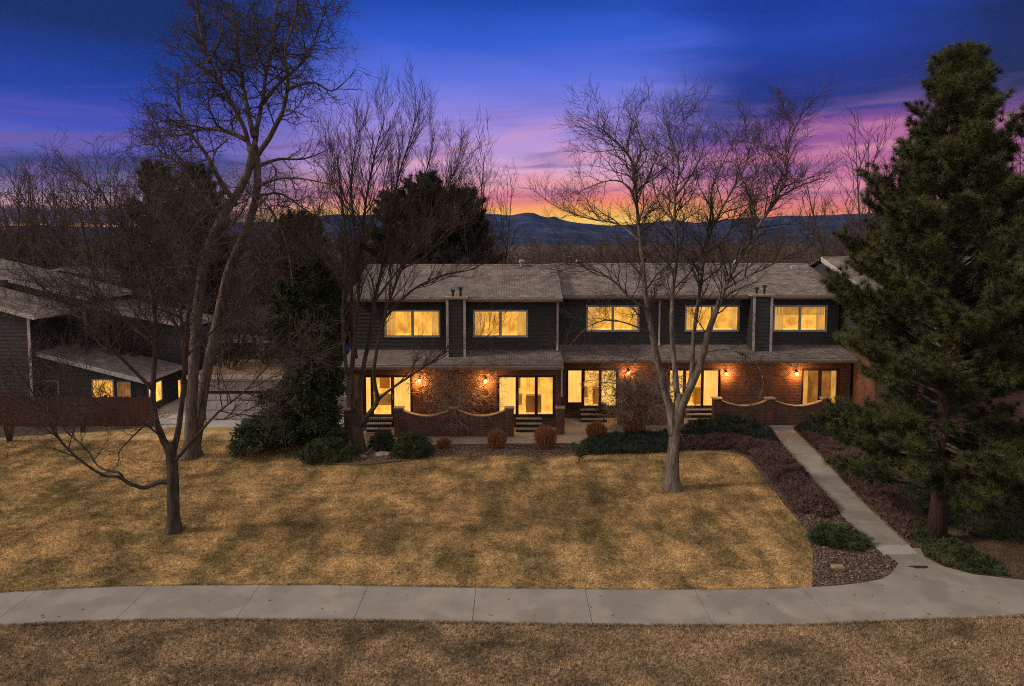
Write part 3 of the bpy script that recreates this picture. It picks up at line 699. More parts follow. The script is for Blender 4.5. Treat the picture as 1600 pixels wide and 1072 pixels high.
SL = .30
def block(root, X0, X1, Yf, wins, doors, chases, lamps, dz=0.0, win_z=None, wm=None, downs=(), eave_r=0.0, back=10.5, pent_px=None):
    Yu = Yf + 1.45; zp0 = 3.02 + dz; zp1 = 3.50 + dz; ze = 5.98 + dz
    Ye = Yf - .5
    ZF = .5
    # ground floor brick wall
    w = MB(); holes = [(d['xs'][0], d['xs'][-1], ZF, ZF + 2.04) for d in doors]
    for a, b, c, d_ in walls_with_holes(X0, X1, -.05, zp0 - .1, holes): w.box(a, b, Yf, Yf + .22, c, d_)
    w.box(X0, X0 + .22, Yf + .221, Yf + back, -.05, zp0 - .1); w.box(X1 - .22, X1, Yf + .221, Yf + back, -.05, zp0 - .1)
    w.box(X0 + .221, X1 - .221, Yf + back - .2, Yf + back - .001, -.05, zp0)
    w.build('brick_wall', brick, root)
    # upper storey siding
    s = MB(); uh = [(a, b, win_z[0], win_z[1]) for a, b in wins]
    for a, b, c, d_ in walls_with_holes(X0 + .02, X1 - .02, zp1 - .15, ze, uh): lap(s, a, b, c, d_, Yu)
    yr = Yu - .5 + 4.75; zr = ze + .16 + SL * 4.75
    for X, sg in ((X0 + .02, -1), (X1 - .02, 1)):
        lap_side(s, X, Yu, Yf + back, zp0 - .1, ze, sg)
        s.poly([(X, Yu, ze), (X, 2 * yr - Yu, ze), (X, yr, zr - .18)] if sg < 0 else [(X, Yu, ze), (X, yr, zr - .18), (X, 2 * yr - Yu, ze)][::-1][::-1])
    s.build('siding_wall', siding, root)
    # main roof: two slopes
    r = MB(); ov = .12
    y0_, z0_ = Yu - .5, ze + .16; yb = 2 * yr - y0_
    r.extr_x([(y0_, z0_ - .03), (y0_, z0_ + .02), (yr, zr + .05), (yb, z0_ + .02), (yb, z0_ - .03), (yr, zr - .02)], X0 - ov, X1 + ov)
    ro = r.build('roof', shingle, root)
    cp = MB()
    xx = X0 - ov
    while xx < X1 + ov - .05:
        x2 = min(xx + .3, X1 + ov)
        cp.extr_x([(yr - .14, zr + .012), (yr, zr + .062), (yr + .14, zr + .012), (yr + .14, zr + .03), (yr, zr + .085), (yr - .14, zr + .03)], xx, x2 - .01); xx = x2
    cp.build('ridge_cap', shingle, ro)
    f = MB(); f.box(X0 - ov, X1 + ov, y0_ - .03, y0_ - .002, z0_ - .2, z0_ - .015)
    for X in (X0 - ov, X1 + ov - .03):
        f.hexa([(X, y0_, z0_ - .2), (X + .03, y0_, z0_ - .2), (X + .03, yr, zr - .2), (X, yr, zr - .2), (X, y0_, z0_ - .032), (X + .03, y0_, z0_ - .032), (X + .03, yr, zr - .024), (X, yr, zr - .024)])
    f.build('fascia', trim_tan, ro)
    MB().box(X0, X1, y0_, Yu - .024, z0_ - .22, z0_ - .19).build('soffit', soffit, ro)
    gt = MB(); gt.extr_x([(y0_ - .13, z0_ - .12), (y0_ - .04, z0_ - .13), (y0_ - .04, z0_ - .03), (y0_ - .15, z0_ - .03)], X0 - ov, X1 + ov); gt.build('gutter', trim_tan, ro)
    # pent roof over ground floor
    p = MB(); a, b = X0 - .1, X1 + .06
    p.extr_x([(Ye, zp0 + .03), (Ye, zp0 + .09), (Yu - .025, zp1 + .03), (Yu - .025, zp1 - .05)], a, b)
    po = p.build('pent_roof', shingle, root)
    MB().box(a, b, Ye - .03, Ye - .002, zp0 - .13, zp0 + .06).build('fascia', trim_tan, po)
    MB().extr_x([(Ye - .13, zp0 - .05), (Ye - .04, zp0 - .06), (Ye - .04, zp0 + .045), (Ye - .15, zp0 + .045)], a, b).build('gutter', trim_tan, po)
    MB().box(X0, X1, Ye, Yf - .002, zp0 - .14, zp0 - .105).build('soffit', soffit, po)
    # windows
    for i, (a, b) in enumerate(wins):
        upper_window(root, a, b, win_z[0], win_z[1], Yu, wm[i] if wm else lit_up, slider=None)
    # doors and their dark backing
    for d in doors:
        door_set(root, d['xs'], Yf, ZF, ZF + 2.04, d['m'], d.get('frame', door_brown), d.get('kinds', ['n'] * 9), d.get('handle'))
    for x, z in lamps: porch_lamp(root, x, Yf, z)
    for a, b in chases:
        Yc = Yf + .5
        c = MB(); zc0 = zp0 + .13; zc1 = ze + .14
        zz = zc0
        lap(c, a, b, zc0, zc1, Yc)
        lap_side(c, a, Yc, Yu, zc0, zc1, -1); lap_side(c, b, Yc, Yu, zc0, zc1, 1)
        co = c.build('chimney_chase', siding, root)
        for X in (a - .03, b - .09): MB().box(X, X + .12, Yc - .05, Yc - .024, zc0 - .02, zc1).build('corner_board', trim_white, co)
        cap = MB(); cap.box(a - .12, b + .12, Yc - .12, Yu + .2, zc1, zc1 + .10); cap.build('chase_cap', trim_tan, co)
        for (q, h_) in ((.3, .30), (.72, .42)):
            X = a + (b - a) * q
            fl = MB(); fl.tube([(X, Yc + .4, zc1 + .1), (X, Yc + .4, zc1 + .1 + h_)], [.06, .06], 10); fl.tube([(X, Yc + .4, zc1 + .1 + h_ - .09), (X, Yc + .4, zc1 + .13 + h_)], [.11, .11], 10)
            fl.build('flue_pipe', metal_dark, co)
    for X in downs:
        dn = MB(); Yd = Yu - .08
        dn.box(X - .045, X + .045, Yd, Yd + .06, zp1 + .22, ze - .12); dn.tube([(X, Yd + .03, zp1 + .26), (X, Yd - .02, zp1 + .12), (X - .03, Yd - .22, zp1 + .03)], [.045, .045, .045], 6)
        dn.tube([(X, Yd + .03, ze - .14), (X, Yd - .2, ze), (X, y0_ - .08, ze + .04)], [.045] * 3, 6)
        dn.build('downspout', trim_white, root)
    return dict(Yu=Yu, zp0=zp0, zp1=zp1, ze=ze, yr=yr, zr=zr)

YA, YB = 32.15, 33.9
XA = lambda px: XP(px, YA, 1.6)
XB = lambda px: XP(px, YB, 1.6)
XAu = lambda px: XP(px, YA + 1.45, 5)
XBu = lambda px: XP(px, YB + 1.45, 5)
XAL, XAB = XP(541, YA, 2), XP(877, YA, 2)
XBR = 17.0
blockA = thing('townhouse_block', 'left part of the brick row, with wide lit patio door and two porch lamps', 'house', ((XAL + XAB) / 2, YA, 0))
blockA.location = (0, 0, 0)
wzA = (ZP(527, YA + 1.45), ZP(484, YA + 1.45))
iA = block(blockA, XAL, XAB, YA, [(XAu(601), XAu(688)), (XAu(739), XAu(825))],
      [dict(xs=[XA(567), XA(581), XA(613), XA(645)], m=[lit_dn, lit_room, lit_dn], handle=XA(613.5)),
       dict(xs=[XA(776), XA(808), XA(838), XA(868)], m=[lit_dn, lit_room, lit_room], handle=XA(808))],
      [(XP(698, YA + .5, 5), XP(727, YA + .5, 5))], [(XA(656), ZP(593, YA)), (XA(759), ZP(594, YA))], win_z=wzA, wm=[lit_up, lit_up], downs=[XAB - .1])
blockB = thing('townhouse_block', 'middle part of the brick row, set back, with three lit upstairs windows', 'house')
wzB = (ZP(518, YB + 1.45), ZP(477, YB + 1.45))
iB = block(blockB, XAB + .02, XBR, YB, [(XBu(916), XBu(999)), (XBu(1070), XBu(1155)), (XBu(1208), XBu(1292))],
      [dict(xs=[XB(884), XB(911), XB(938), XB(967)], m=[lit_br, lit_room, lit_br], frame=door_brown, kinds=['low', 'n', 'n']),
       dict(xs=[XB(1043), XB(1070), XB(1098), XB(1127)], m=[lit_br, lit_dn, lit_br]),
       dict(xs=[XB(1252), XB(1282), XB(1312)], m=[lit_dim, lit_dim])],
      [(XP(1177, YB + .5, 5), XP(1206, YB + .5, 5))], [(XB(981), ZP(581, YB)), (XB(1133), ZP(583, YB)), (XB(1243), ZP(583, YB))], win_z=wzB,
      downs=[XBu(1030), XBu(1171)])
for X in (XBu(1100), XBu(1138)): pass
# small windows' dividers and roof vents
def roof_vent(root, x, y, z, kind=0):
    v = MB()
    if kind: v.tube([(x, y, z - .1), (x, y, z + .28)], [.09, .09], 10); v.tube([(x, y, z + .26), (x, y, z + .40)], [.18, .12], 12)
    else: v.hexa([(x - .2, y - .2, z - .1), (x + .2, y - .2, z - .1), (x + .2, y + .2, z - .05), (x - .2, y + .2, z - .05), (x - .14, y - .16, z + .12), (x + .14, y - .16, z + .12), (x + .14, y + .16, z + .16), (x - .14, y + .16, z + .16)])
    v.build('roof_vent', metal_grey, root)
def on_roof(i, y): return i['ze'] + .2 + SL * (y - (i['Yu'] - .5))
for root, i, px, dy, k in ((blockA, iA, 815, 4.4, 1), (blockA, iA, 677, 3.6, 0), (blockB, iB, 903, 4.3, 1), (blockB, iB, 1037, 3.9, 0), (blockB, iB, 1150, 4.2, 1), (blockB, iB, 1240, 4.0, 0)):
    y = i['Yu'] - .5 + dy; roof_vent(root, XP(px, y, 7.2), y, on_roof(i, y), k)
# white corner post where A meets B
MB().box(XAB - .02, XAB + .06, YA - .06, YA + .02, 1.5, 2.9).build('corner_board', trim_white, blockA)

blockC = thing('townhouse_block', 'raised right end of the row with its gable rake, mostly behind the big pine', 'house')
YC = 31.9
iC = block(blockC, XBR + .15, 33, YC, [(20.5, 23.0), (27, 29.5)], [dict(xs=[19.4, 20.3, 21.2, 22.1], m=[dark_glass] * 3, style='dark')], [(24.5, 25.5)], [], dz=.42,
      win_z=(4.6, 5.8), wm=[dark_glass, dark_glass])
rake = MB(); X = XBR
rake.hexa([(X, iC['Yu'] - .5, iC['ze'] - .04), (X + .035, iC['Yu'] - .5, iC['ze'] - .04), (X + .035, iC['yr'], iC['zr'] - .2), (X, iC['yr'], iC['zr'] - .2),
           (X, iC['Yu'] - .5, iC['ze'] + .19), (X + .035, iC['Yu'] - .5, iC['ze'] + .19), (X + .035, iC['yr'], iC['zr'] + .06), (X, iC['yr'], iC['zr'] + .06)])
rake.build('rake_board', trim_pale, blockC)

# entry steps
def steps(x0, x1, Yf, label, rail=False):
    t = thing('entry_steps', label, 'steps', (0, 0, 0), 'entry steps below the patio doors')
    for i in range(3):
        zt_ = .165 * (3 - i); ya = Yf - .30 * (i + 1)
        MB().box(x0 + .02, x1 - .02, ya + .03, ya + .33 if i else Yf - .003, .0 if i == 2 else .165 * (2 - i) + .0, zt_ - .04).build('riser', step_riser, t)
        MB().box(x0, x1, ya, (ya + .30 if i else Yf - .002) - .001, zt_ - .039, zt_).build('tread', step_tread, t)
    if rail:
        r = MB(); xr = x0 - .02; ya = Yf - 1.0
        r.tube([(xr, ya, 0), (xr, ya, .95)], [.02] * 2, 6); r.tube([(xr, Yf - .1, .5), (xr, Yf - .1, 1.45)], [.02] * 2, 6); r.tube([(xr, ya, .95), (xr, Yf - .1, 1.45)], [.022] * 2, 6)
        r.build('handrail', metal_dark, t)
    return t
steps(XA(577), XA(614), YA, 'three entry steps at the left door, dark iron fence before them')
steps(XA(806), XA(846), YA, 'three entry steps below the wide lit door, left of the brick pillar')
steps(XB(906), XB(946), YB, 'three entry steps right of the white corner post, behind a round red shrub')
steps(XB(1070), XB(1112), YB, 'three entry steps right of the pale tree trunk')
steps(XB(1298), XB(1345), YB, 'dark entry steps beside the dim door, behind the pine boughs')

# brick patio walls with swagged tops
def pillar(root, x0, x1, Y, top, d=.34, name='pillar'):
    o = MB().box(x0, x1, Y - .05, Y - .05 + d, -.05, top).build(name, brick, root)
    c = MB(); c.box(x0 - .03, x1 + .03, Y - .08, Y - .02 + d, top + .001, top + .06); c.build('cap', trim_tan, o)
    return o
def patio_wall(label, posts, Y, top, sag=.26, base_top=None):
    t = thing('patio_wall', label, 'garden wall')
    pw_ = .40
    for x in posts: pillar(t, x - pw_ / 2, x + pw_ / 2, Y, top)
    for a, b in zip(posts, posts[1:]):
        xs = np.linspace(a + pw_ / 2 + .002, b - pw_ / 2 - .002, 15)
        mb, cp_ = MB(), MB()
        zs = [top - .10 - sag * math.sin(math.pi * i / 14) ** .9 for i in range(15)]
        prof = [(xs[0], -.05)] + [(xs[-1], -.05)] + [(x, z) for x, z in zip(xs[::-1], zs[::-1])]
        mb.extr_y(prof, Y, Y + .2)
        mb.build('wall_panel', brick, t)
        prof = [(x, z + .001) for x, z in zip(xs, zs)] + [(x, z + .045) for x, z in zip(xs[::-1], zs[::-1])]
        cp_.extr_y(prof, Y - .025, Y + .225); cp_.build('coping', trim_tan, t)
    return t
YWA, YWB = 30.55, 32.5
XW = lambda px, Y: XP(px, Y, .7)
patio_wall('brick patio wall with swagged top left of the wide lit door', [XW(623, YWA), XW(709, YWA), XW(796, YWA)], YWA, ZP(639, YWA))
patio_wall('brick patio wall with swagged top at the head of the front walk', [XW(1121, YWB), XW(1204, YWB), XW(1291, YWB)], YWB, ZP(624, YWB))
patio_wall('brick patio wall behind the pale tree trunk and the bare pale shrub', [XW(972, YWB), XW(1062, YWB)], YWB, ZP(628, YWB), sag=.2)
for (a, b, Y, tp, lab) in ((869, 882, 30.9, 639, 'brick pillar with pale cap under the white corner post'),
                           (538, 550, 30.6, 642, 'dark brick pillar left of the left door, beside the evergreen')):
    t = thing('brick_pillar', lab, 'pillar'); pillar(t, XW(a, Y), XW(b, Y), Y, ZP(tp, Y), d=.38, name='shaft')
# iron fence before left steps
ir = MB(); Y = 30.7; xa, xb = XW(573, Y), XW(614, Y); zt_ = ZP(652, Y)
for k in range(14):
    X = xa + (xb - xa) * k / 13; ir.box(X - .009, X + .009, Y - .009, Y + .009, .02, zt_)
for z in (.12, zt_ - .08): ir.box(xa, xb, Y - .012, Y + .012, z, z + .03)
tag(ir.build('iron_fence', metal_dark), 'low black iron picket fence before the left entry steps', 'fence')
# potted plant by the steps
t = thing('potted_plant', 'small dark potted plant on the steps right of the middle door', 'plant')
pl = P(943, 637, YB - .35); pl.z = .02
pt = MB(); pt.tube([(pl.x, pl.y, .0), (pl.x, pl.y, .38)], [.13, .19], 12); pt.build('pot', metal_dark, t)
r_ = np.random.default_rng(3); pos = r_.normal(size=(60, 3)) * .12 + np.array([pl.x, pl.y, .6])
V, Fc = leafs(r_, pos, np.tile([[0, 0, 1.]], (60, 1)), 6, .12, .05, .04); np_mesh('foliage', V, Fc, ever_m, t)

# ------------------------------------------------------------------ houses on the left
def shed(root, x0, x1, Yf, Yb, zl, zr, base=0.0, over=.35, trimz=.2, side='r'):
    """mono-pitch section, facing -Y; zl, zr: wall tops at its two ends"""
    w = MB(); z = base; bw = .19; top = lambda x: zl + (zr - zl) * (x - x0) / (x1 - x0)
    while z < max(zl, zr):
        zt_ = z + bw
        # clip board by the sloping top
        pts = []
        n = 24
        xs = [x0 + (x1 - x0) * i / n for i in range(n + 1)]
        ok = [x for x in xs if top(x) > z + .01]
        if len(ok) > 1:
            a, b = ok[0], ok[-1]
            w.poly([(a, Yf - .022, z), (b, Yf - .022, z), (b, Yf, min(zt_, top(b))), (a, Yf, min(zt_, top(a)))])
        z = zt_
    w.extr_y([(x0, base), (x1, base), (x1, zr), (x0, zl)], Yf + .01, Yb)
    w.build('siding_wall', siding, root)
    s = (zr - zl) / (x1 - x0)
    a, b = x0 - (over if side != 'r' else 0), x1 + (over if side != 'l' else 0); za, zb = zl + s * (a - x0) + .03, zr + s * (b - x1) + .03
    ro = MB().hexa([(a, Yf - .3, za), (b, Yf - .3, zb), (b, Yb, zb), (a, Yb, za), (a, Yf - .3, za + .08), (b, Yf - .3, zb + .08), (b, Yb, zb + .08), (a, Yb, za + .08)]).build('roof', shingle_dark, root)
    MB().hexa([(a, Yf - .34, za - trimz + .05), (b, Yf - .34, zb - trimz + .05), (b, Yf - .302, zb - trimz + .05), (a, Yf - .302, za - trimz + .05), (a, Yf - .34, za + .06), (b, Yf - .34, zb + .06), (b, Yf - .302, zb + .06), (a, Yf - .302, za + .06)]).build('rake_board', trim_white, ro)
    e = MB().box(b, b + .035, Yf - .3, Yb, zb - .12, zb + .06) if side != 'l' else MB().box(a - .035, a, Yf - .3, Yb, za - .12, za + .06)
    e.build('fascia', trim_white, ro)
    return ro
HL = thing('townhouse_block', 'dark sided house at the left edge with low shed roofs and a small lit window', 'house')
Y = 33.8
xa = XP(45, Y, 5); z45 = ZP(491, Y)
shed(HL, xa - 12, xa, Y, 37.2, z45 + 12 * .27, z45, over=.5)
MB().box(xa - .07, xa + .07, Y - .06, Y - .023, 0, z45 - .05).build('corner_board', trim_white, HL)
Y = 34.5
x0 = XP(50, Y, 3); x1 = XP(222, Y, 2); z0, z1 = ZP(548, Y), ZP(592, Y)
shed(HL, x0, x1, Y, 38.2, z0, z1, over=.3)
def small_window(root, p0, p1, q0, q1, Y, m, mull=False):
    a, b, c, d = XP(p0, Y, 1.5), XP(p1, Y, 1.5), ZP(q1, Y), ZP(q0, Y); w = MB(); t = .07
    for bx in ((a, b, c, c + t), (a, b, d - t, d), (a, a + t, c + t, d - t), (b - t, b, c + t, d - t)): w.box(bx[0], bx[1], Y - .07, Y - .01, bx[2], bx[3])
    if mull: w.box((a + b) / 2 - .02, (a + b) / 2 + .02, Y - .06, Y - .01, c + t, d - t)
    o = w.build('window', trim_white, root); MB().box(a + t, b - t, Y - .04, Y - .025, c + t, d - t).build('pane', m, o)
small_window(HL, 56, 93, 594, 627, Y, dark_glass)
small_window(HL, 144, 179, 592, 627, Y, lit_up)
small_window(HL, 184, 205, 596, 627, Y, lit_dim, True)
sw_ = MB(); za_, zb_ = ZP(630, 35.6), ZP(597, 35.6); t_ = .07
for y0q, y1q, z0q, z1q in ((34.95, 36.35, za_, za_ + t_), (34.95, 36.35, zb_ - t_, zb_), (34.95, 35.02, za_ + t_, zb_ - t_), (36.28, 36.35, za_ + t_, zb_ - t_), (35.62, 35.66, za_ + t_, zb_ - t_)): sw_.box(x1 + .002, x1 + .06, y0q, y1q, z0q, z1q)
so_ = sw_.build('window', trim_white, HL); MB().box(x1 + .012, x1 + .03, 35.02, 36.28, za_ + t_, zb_ - t_).build('pane', lit_dn, so_)
Y = 38.3
xa = XP(-140, Y, 6); xb = XP(132, Y, 6); zb = ZP(464, Y)
shed(HL, xa, xb, Y, 43, zb + (xb - xa) * .24, zb)
MB().box(xb - .07, xb + .07, Y - .06, Y - .023, 3, zb).build('corner_board', trim_white, HL)
fl = MB(); q = P(4, 452, 37.5); fl.box(q.x - .18, q.x + .18, 37.3, 37.7, q.z - .8, q.z + .5); fl.build('flue_pipe', metal_dark, HL)

HM = thing('townhouse_block', 'dark gabled house with grey roofs behind the big cottonwood trunks', 'house')
Y = 47; pk = P(100, 420, Y); lft = P(20, 440, Y); rgt = P(250, 446, Y)
w = MB(); w.extr_y([(lft.x, 0), (rgt.x, 0), (rgt.x, rgt.z), (pk.x, pk.z), (lft.x, lft.z)], Y, Y + 9); w.build('siding_wall', siding, HM)
r = MB()
for a, b in ((lft, pk), (pk, rgt)):
    d = (b - a).normalized() * .4
    a2, b2 = (a - d, b) if a is lft else (a, b + d)
    r.hexa([(a2.x, Y - .3, a2.z + .03), (b2.x, Y - .3, b2.z + .03), (b2.x, Y + 9, b2.z + .03), (a2.x, Y + 9, a2.z + .03), (a2.x, Y - .3, a2.z + .12), (b2.x, Y - .3, b2.z + .12), (b2.x, Y + 9, b2.z + .12), (a2.x, Y + 9, a2.z + .12)])
ro = r.build('roof', shingle_dark, HM)
rk = MB()
for a, b in ((lft, pk), (pk, rgt)):
    rk.hexa([(a.x, Y - .36, a.z - .12), (b.x, Y - .36, b.z - .12), (b.x, Y - .302, b.z - .12), (a.x, Y - .302, a.z - .12), (a.x, Y - .36, a.z + .1), (b.x, Y - .36, b.z + .1), (b.x, Y - .302, b.z + .1), (a.x, Y - .302, a.z + .1)])
rk.build('rake_board', trim_white, ro)
Y = 38.6
x0, x1 = XP(136, Y, 4), XP(292, Y, 4)
shed(HM, x0, x1, Y, 42.5, ZP(476, Y), ZP(508, Y), over=.2)
small_window(HM, 250, 284, 592, 628, Y, lit_dn, True)
# long roof facing the camera
x0, x1 = XP(250, 43, 4), XP(425, 43, 4)
w = MB(); w.box(x0, x1, 43, 49, 0, 3.5); w.build('siding_wall', siding, HM)
ro = MB().extr_x([(42.4, ZP(532, 42.4)), (42.4, ZP(530, 42.4) + .05), (48, ZP(478, 48)), (54, ZP(530, 42.4)), (54, ZP(532, 42.4) - .06), (48, ZP(478, 48) - .1)], x0 - .3, x1 + .3).build('roof', shingle_dark, HM)
MB().box(x0 - .3, x1 + .3, 42.35, 42.398, ZP(536, 42.4), ZP(530, 42.4)).build('fascia', trim_white, ro)

# red-brown board fence on the left, white slat fence behind the driveway
fn = thing('board_fence', 'dark red-brown board fence along the back of the left lawn', 'fence')
Y = 32.4; x = XP(-60, Y, 1); xe = XP(234, Y, 1); k = 0; b = MB(); random.seed(4)
while x < xe:
    h_ = 1.42 + random.uniform(-.02, .02); b.box(x, x + .138, Y, Y + .022 + (k % 2) * .004, .03, h_); x += .146; k += 1
b.build('board_panel', fence_m, fn)
x = XP(-60, Y, 1)
while x < xe + .1:
    MB().box(x - .06, x + .06, Y + .03, Y + .14, 0, 1.5).build('post', fence_m, fn); x += 2.3
ga = thing('garage', 'low pale flat roofed garage front between the cottonwood and the drooping evergreen', 'garage')
Y = 33.4; xa, xb = XP(298, Y, 1), XP(438, Y, 1); z1 = ZP(590, Y)
w = MB(); w.box(xa, xa + .25, Y, Y + .2, 0, z1); w.box(xb - .25, xb, Y, Y + .2, 0, z1); w.box(xa + .25, xb - .25, Y, Y + .2, z1 - .18, z1)
w.box(xa, xa + .2, Y + .201, Y + 4.6, 0, z1); w.box(xb - .2, xb, Y + .201, Y + 4.6, 0, z1); w.build('wall', trim_pale, ga)
dr = MB(); zz = .03; h_ = (z1 - .22) / 4
for k in range(4):
    q = MB(); q.box(xa + .26, xb - .26, Y + .06, Y + .10, zz, zz + h_ - (.16 if k == 2 else .02))
    n_ = 4 if k < 3 else 26
    for m_ in range(n_):
        u0 = xa + .3 + (xb - xa - .6) * m_ / n_; u1 = xa + .3 + (xb - xa - .6) * (m_ + 1) / n_; g_ = .05 if k < 3 else .02
        q.box(u0 + g_, u1 - g_, Y + .045, Y + .059, zz + .06, zz + h_ - (.22 if k == 2 else .08))
    q.build('door_panel', garage_m, ga); zz += h_
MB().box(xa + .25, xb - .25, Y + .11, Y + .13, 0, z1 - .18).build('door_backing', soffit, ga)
MB().box(xa - .12, xb + .12, Y - .1, Y + 4.7, z1 + .001, z1 + .10).build('roof', mat('gravel_roof', (.27, .17, .10), (.12, .075, .05), scale=5, detail=8, bump=.6), ga)
MB().box(xa - .15, xb + .15, Y - .14, Y - .101, z1 - .06, z1 + .14).build('fascia', trim_pale, ga)

# parked car far up the driveway
def car():
    t = thing('parked_car', 'blue and white parked car far up the driveway, seen through the evergreen', 'car')
    c = P(511, 551, 50); X, Y = c.x, 50
    blue = mat('car_blue', (.03, .11, .30), rough=.3, spec=.5)
    prof = [(-2.1, .35), (2.1, .35), (2.15, .75), (1.5, .9), (.9, 1.35), (-.9, 1.4), (-1.6, .95), (-2.15, .85)]
    b = MB(); b.extr_y([(X + p, q) for p, q in prof], Y, Y + 1.7); b.build('body', blue, t)
    MB().extr_y([(X - 1.35, .97), (X + 1.2, .95), (X + .82, 1.29), (X - .85, 1.33)], Y - .01, Y - .002).build('side_window', dark_glass, t)
    for q in (-1.3, 1.3):
        for yy in (Y - .02, Y + 1.52):
            MB().tube([(X + q, yy, .33), (X + q, yy + .2, .33)], [.33, .33], 16).build('wheel', metal_dark, t)
car()

# ------------------------------------------------------------------ bare trees
def rnd_perp(d, rr):
    v = Vector((rr.gauss(0, 1), rr.gauss(0, 1), rr.gauss(0, 1))); v -= d * v.dot(d); return v.normalized()
class Tree:
    def __init__(s, seed, up=.25, rmin=.006, wig=.16, maxlev=4, cap=3.4, tip=1.0, dens=(2.2, 3.4, 5.0, 6), ratio=.5, droop=0, ang=(28, 62), clear=.12, tl=.42):
        s.r = random.Random(seed); s.up = up; s.rmin = rmin; s.wig = wig; s.maxlev = maxlev; s.dens = dens; s.ratio = ratio; s.droop = droop
        s.ang = ang; s.clear = clear; s.tl = tl; s.cap = cap; s.tip = tip; s.T = MB(); s.B = MB(); s.count = 0
    def limb(s, pts, r0, r1, level=1, kids=True, trunk=None, start=None):
        pts = smooth_poly(pts, 3, False) if len(pts) > 2 else pts
        n = len(pts); rad = [r0 + (r1 - r0) * (i / (n - 1)) ** .62 for i in range(n)]
        w = s.r
        pts = [p + (Vector((w.gauss(0, 1), w.gauss(0, 1), w.gauss(0, 1))) * min(.02, rad[i] * .09) if 0 < i < n - 1 else Vector()) for i, p in enumerate(pts)]
        mb = s.T if (trunk if trunk is not None else level <= 1) else s.B
        mb.tube(pts, rad, 10 if r0 > .15 else 8 if r0 > .08 else 6, cap=True)
        if kids: s.kids(pts, rad, level, start)
    def kids(s, pts, rad, level, start=None):
        if level >= s.maxlev: return
        L_ = [0.0]
        for a, b in zip(pts, pts[1:]): L_.append(L_[-1] + (b - a).length)
        tot = L_[-1]; w = s.r
        dn = s.dens[min(level - 1, len(s.dens) - 1)]
        cnt = max(1, int(tot * dn * w.uniform(.85, 1.15)))
        st_ = s.clear if start is None else start
        for i in range(cnt):
            u = st_ + (1 - st_) * ((i + w.random()) / cnt) ** s.tip
            d = u * tot
            j = 0
            while j < len(L_) - 2 and L_[j + 1] < d: j += 1
            f = (d - L_[j]) / max(1e-6, L_[j + 1] - L_[j])
            p = pts[j].lerp(pts[j + 1], f); rr = rad[j] + (rad[j + 1] - rad[j]) * f
            tg = (pts[j + 1] - pts[j]).normalized()
            a = math.radians(w.uniform(*s.ang))
            dr = tg * math.cos(a) + rnd_perp(tg, w) * math.sin(a)
            dr.z += s.up * .5; dr.normalize()
            ln = tot * s.ratio * (1.15 - .75 * u) * w.uniform(.6, 1.25)
            if level == 1: ln = min(ln, s.cap * w.uniform(.6, 1))
            ln = max(ln, s.tl * w.uniform(.5, 1.2))
            s.branch(p, dr, ln, min(rr * .6, .012 + ln * .009) if level < 2 else rr * .7, level + 1)
    def branch(s, p, d, ln, r0, level):
        w = s.r; r0 = max(r0, s.rmin * (1.15 if level < 4 else .8)); n = 6 if ln > 1.2 else 5 if ln > .5 else 4
        pts = [p]; q = p.copy(); dd = d.copy(); st_ = ln / (n - 1)
        for i in range(n - 1):
            dd = dd + Vector((w.gauss(0, s.wig), w.gauss(0, s.wig), w.gauss(0, s.wig)))
            dd.z += s.up * .22 - s.droop * .2 * i; dd.normalize()
            q = q + dd * st_; pts.append(q)
        r1 = s.rmin * .62
        rad = [r0 + (r1 - r0) * i / (n - 1) for i in range(n)]
        s.B.tube(pts, rad, 3 if r0 < .014 else 4 if r0 < .03 else 6, cap=False); s.count += 1
        s.kids(pts, rad, level)
    def finish(s, root, mt, mb, tn='trunk', bn='branches'):
        s.T.build(tn, mt, root, True); s.B.build(bn, mb, root, True)

SQ = [0.0]
def px_path(pts, Y0): return [P(p[0], p[1] + max(0, 320 - p[1]) * SQ[0], Y0 + (p[2] if len(p) > 2 else 0)) for p in pts]
def traced_tree(name, label, base_px, seed, trunk, limbs, mt, mb, rootflare=1.42, fl=True, sq=0.0, **kw):
    g0 = G(*base_px); Y0 = g0.y; SQ[0] = sq
    t = thing(name, label, 'tree')
    T = Tree(seed, **kw)
    for ti, (pts, r0, r1) in enumerate(trunk):
        q = smooth_poly(px_path(pts, Y0), 5, False); n = len(q); rr = random.Random(seed + ti)
        q[0].z = -.08
        q = [q[0], q[0] + Vector((0, 0, .14)), q[0] + Vector((0, 0, .30)), q[0] + Vector((0, 0, .55))] + [p for p in q if p.z > .75]; n = len(q)
        rad = [(r0 + (r1 - r0) * (k / (n - 1)) ** .8) * (1 + .55 * max(0, 1 - q[k].z / .75) ** 2.2) * rr.uniform(.95, 1.05) for k in range(n)]
        T.T.tube(q, rad, 12)
    for l in limbs:
        pts, r0, r1 = l[:3]; q = px_path(pts, Y0)
        T.limb(q, r0, r1, 1, start=l[3] if len(l) > 3 else None)
    T.finish(t, mt, mb)
    return t, T

